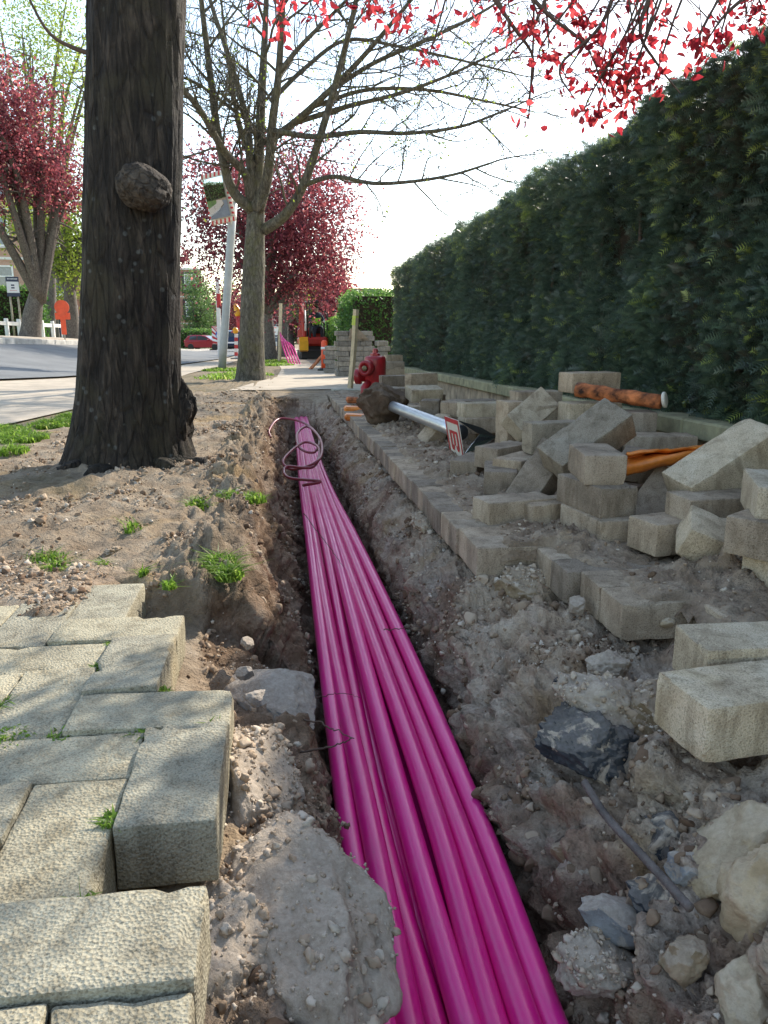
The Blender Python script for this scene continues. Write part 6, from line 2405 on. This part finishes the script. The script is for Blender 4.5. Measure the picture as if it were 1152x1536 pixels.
# ------------------------------------------------------------------ people (skin-grown figures)
def person(label, joints, rad, loc, rz, vest, legs='cloth_dark', top='cloth_dark', helmet=False):
    """joints: name -> point; edges follow the body; one continuous body mesh, clothes as children"""
    r = empty('person', loc, rz)
    tag(r, label, 'person')

    def skin(name, names, edges, mat_, extra=0.0, root_name=None):
        me = bpy.data.meshes.new(name)
        me.from_pydata([joints[k] for k in names], [(names.index(a), names.index(b_)) for a, b_ in edges], [])
        o = obj(name, me, M[mat_], r)
        md = o.modifiers.new('skin', 'SKIN')
        for i, k in enumerate(names):
            q = rad[k] + extra
            me.skin_vertices[0].data[i].radius = (q, q)
            me.skin_vertices[0].data[i].use_root = (k == (root_name or names[0]))
        md.use_smooth_shade = True
        s = o.modifiers.new('sub', 'SUBSURF')
        s.levels = s.render_levels = 1
        me.materials[0] = M[mat_]
        return o
    E_ = [('pelvis', 'waist'), ('waist', 'chest'), ('chest', 'neck'), ('neck', 'head'), ('head', 'crown'),
          ('chest', 'shl'), ('shl', 'ell'), ('ell', 'wrl'), ('wrl', 'hal'), ('chest', 'shr'), ('shr', 'elr'), ('elr', 'wrr'), ('wrr', 'har'),
          ('pelvis', 'hipl'), ('hipl', 'knl'), ('knl', 'anl'), ('anl', 'tol'), ('pelvis', 'hipr'), ('hipr', 'knr'), ('knr', 'anr'), ('anr', 'tor')]
    skin('body', list(joints), E_, 'skin', 0, 'pelvis')
    skin('trousers', ['pelvis', 'hipl', 'knl', 'anl', 'hipr', 'knr', 'anr'], [('pelvis', 'hipl'), ('hipl', 'knl'), ('knl', 'anl'), ('pelvis', 'hipr'), ('hipr', 'knr'), ('knr', 'anr')], legs, .014)
    skin('sleeves', ['chest', 'shl', 'ell', 'wrl', 'shr', 'elr', 'wrr'], [('chest', 'shl'), ('shl', 'ell'), ('ell', 'wrl'), ('chest', 'shr'), ('shr', 'elr'), ('elr', 'wrr')], top, .012)
    skin('vest', ['pelvis', 'waist', 'chest', 'shl', 'shr'], [('pelvis', 'waist'), ('waist', 'chest'), ('chest', 'shl'), ('chest', 'shr')], vest, .028)
    hd = np.array(joints['head'])
    cr = np.array(joints['crown'])
    me = rock_mesh('hair', (.19, .21, .14), 5, 3, 0, .05)
    obj('hair', me, M['hair_dark'], r, hd * .3 + cr * .7 + [0, .02, .03])
    return r


RAD = dict(pelvis=.14, waist=.125, chest=.15, neck=.055, head=.085, crown=.08, shl=.07, ell=.05, wrl=.035, hal=.04, shr=.07, elr=.05, wrr=.035, har=.04,
           hipl=.095, knl=.065, anl=.045, tol=.04, hipr=.095, knr=.065, anr=.045, tor=.04)
STAND = dict(pelvis=(0, 0, .95), waist=(0, 0, 1.12), chest=(0, .01, 1.36), neck=(0, 0, 1.52), head=(0, -.02, 1.62), crown=(0, -.01, 1.72),
             shl=(-.19, 0, 1.42), ell=(-.27, -.06, 1.16), wrl=(-.16, -.24, 1.08), hal=(-.10, -.31, 1.10), shr=(.19, 0, 1.42), elr=(.26, .02, 1.15), wrr=(.27, -.08, .92), har=(.27, -.10, .83),
             hipl=(-.10, 0, .90), knl=(-.12, -.03, .50), anl=(-.13, .02, .09), tol=(-.14, -.14, .04), hipr=(.10, 0, .90), knr=(.11, -.02, .50), anr=(.12, .03, .09), tor=(.13, -.13, .04))
SIT = dict(pelvis=(0, 0, .0), waist=(0, .02, .18), chest=(0, .0, .42), neck=(0, -.01, .57), head=(0, -.04, .67), crown=(0, -.04, .77),
           shl=(-.19, 0, .48), ell=(-.26, -.14, .24), wrl=(-.20, -.36, .22), hal=(-.19, -.44, .24), shr=(.19, 0, .48), elr=(.26, -.14, .24), wrr=(.20, -.36, .22), har=(.19, -.44, .24),
           hipl=(-.10, -.06, .0), knl=(-.14, -.44, .03), anl=(-.14, -.50, -.36), tol=(-.14, -.64, -.40), hipr=(.10, -.06, .0), knr=(.14, -.44, .03), anr=(.14, -.50, -.36), tor=(.14, -.64, -.40))


# ------------------------------------------------------------------ mini excavator
def excavator():
    Y = 29.5
    b = P(470, 538, Y)
    b[2] = gz(b)
    r = empty('mini_excavator', b, math.radians(4))
    tag(r, 'red and black mini excavator working in the path, boom raised', 'excavator')
    for sx in (-1, 1):
        t = MB().prism([(-.75, .06), (-.62, .0), (.62, .0), (.75, .06), (.78, .22), (.62, .34), (-.62, .34), (-.78, .22)], .22, (0, 0, 0), (0, 0, math.pi / 2)).build('track', M['black_rubber'], r, (sx * .42, 0, 0))
        for q in range(3):
            MB().lathe([(.10, -.12), (.10, .12)], 12).build('track_wheel', M['black_metal'], t, (0, -.45 + q * .45, .16), (0, math.pi / 2, 0), True)
    MB().bbox((0, -1.0, .22), (1.1, .08, .32), .02).build('dozer_blade', M['black_metal'], r)
    MB().bbox((0, 0, .42), (.7, .9, .2), .03).build('chassis', M['black_metal'], r)
    MB().bbox((0, .1, .66), (1.05, 1.35, .32), .08).build('engine_body', M['machine_red'], r)
    MB().bbox((0, .62, .95), (1.0, .35, .4), .08).build('counterweight', M['machine_red'], r)
    for (x, y) in ((-.16, -.5), (.48, -.5), (-.16, .42), (.48, .42)):
        MB().bbox((x, y, 1.42), (.06, .06, 1.25), .01).build('cab_pillar', M['black_metal'], r)
    MB().bbox((.16, -.04, 2.08), (.78, 1.1, .08), .03).build('cab_roof', M['black_metal'], r)
    n_ = NT('cab_glass')
    n_.b.inputs['Transmission Weight'].default_value = 1.0
    n_.b.inputs['IOR'].default_value = 1.01
    M['cab_glass'] = n_.done((.86, .92, .93), 0.03)
    MB().box((.16, -.505, 1.55), (.56, .006, .95)).build('front_glass', M['cab_glass'], r)
    MB().box((-.165, -.04, 1.55), (.006, .84, .95)).build('side_glass', M['cab_glass'], r)
    MB().bbox((.16, .18, 1.0), (.46, .46, .12), .04).build('seat', M['black_rubber'], r)
    MB().bbox((.16, .40, 1.32), (.46, .10, .55), .04).build('backrest', M['black_rubber'], r)
    # boom and dipper in front of the cab, left of centre
    v, f = tube_geo([(-.42, -.55, .62), (-.52, -.95, 1.45), (-.53, -1.2, 2.2)], [.075, .08, .06], 4)
    obj('boom', make_mesh('boom', v, f), M['machine_red'], r)
    v, f = tube_geo([(-.53, -1.2, 2.2), (-.52, -1.5, 1.45), (-.52, -1.58, .85)], [.06, .06, .05], 4)
    obj('dipper_arm', make_mesh('dipper_arm', v, f), M['machine_red'], r)
    v, f = tube_geo([(-.42, -.62, .9), (-.44, -1.15, 1.6)], .035, 8)
    obj('hydraulic_ram', make_mesh('hydraulic_ram', v, f, smooth=True), M['steel_shine'], r)
    v, f = tube_geo([(-.43, -1.42, 1.75), (-.44, -1.62, 1.05)], .035, 8)
    obj('hydraulic_ram', make_mesh('hydraulic_ram', v, f, smooth=True), M['white_paint'], r)
    MB().prism([(-.2, .0), (.12, -.05), (.22, .2), (.16, .42), (-.04, .46), (-.2, .3)], .30, (0, 0, 0), (0, 0, math.pi / 2)).build('bucket', M['amber'], r, (-.52, -1.6, .38))
    M3 = Matrix.Rotation(math.radians(4), 3, 'Z')
    pp = np.array(r.location) + np.array(M3 @ Vector((.16, .16, 1.12)))
    person('driver in a hi-vis yellow vest seated in the excavator cab', SIT, RAD, pp, math.radians(4), 'hivis')
    q = P(480, 540, 29.0)
    q[2] = gz(q)
    person('worker in full hi-vis clothing standing against the excavator cab', STAND, RAD, (b[0] + .78, b[1] - .35, gz(b) + .02), math.radians(50), 'hivis', 'hivis', 'hivis')


excavator()

# overhead cable across the far street
v, f = tube_geo(spline([P(300, 395, 60), P(560, 402, 48), P(900, 380, 40)], 20), .012, 5)
tag(obj('overhead_cable', make_mesh('overhead_cable', v, f), M['black_rubber']), 'thin overhead cable crossing above the far hedges', 'cable')
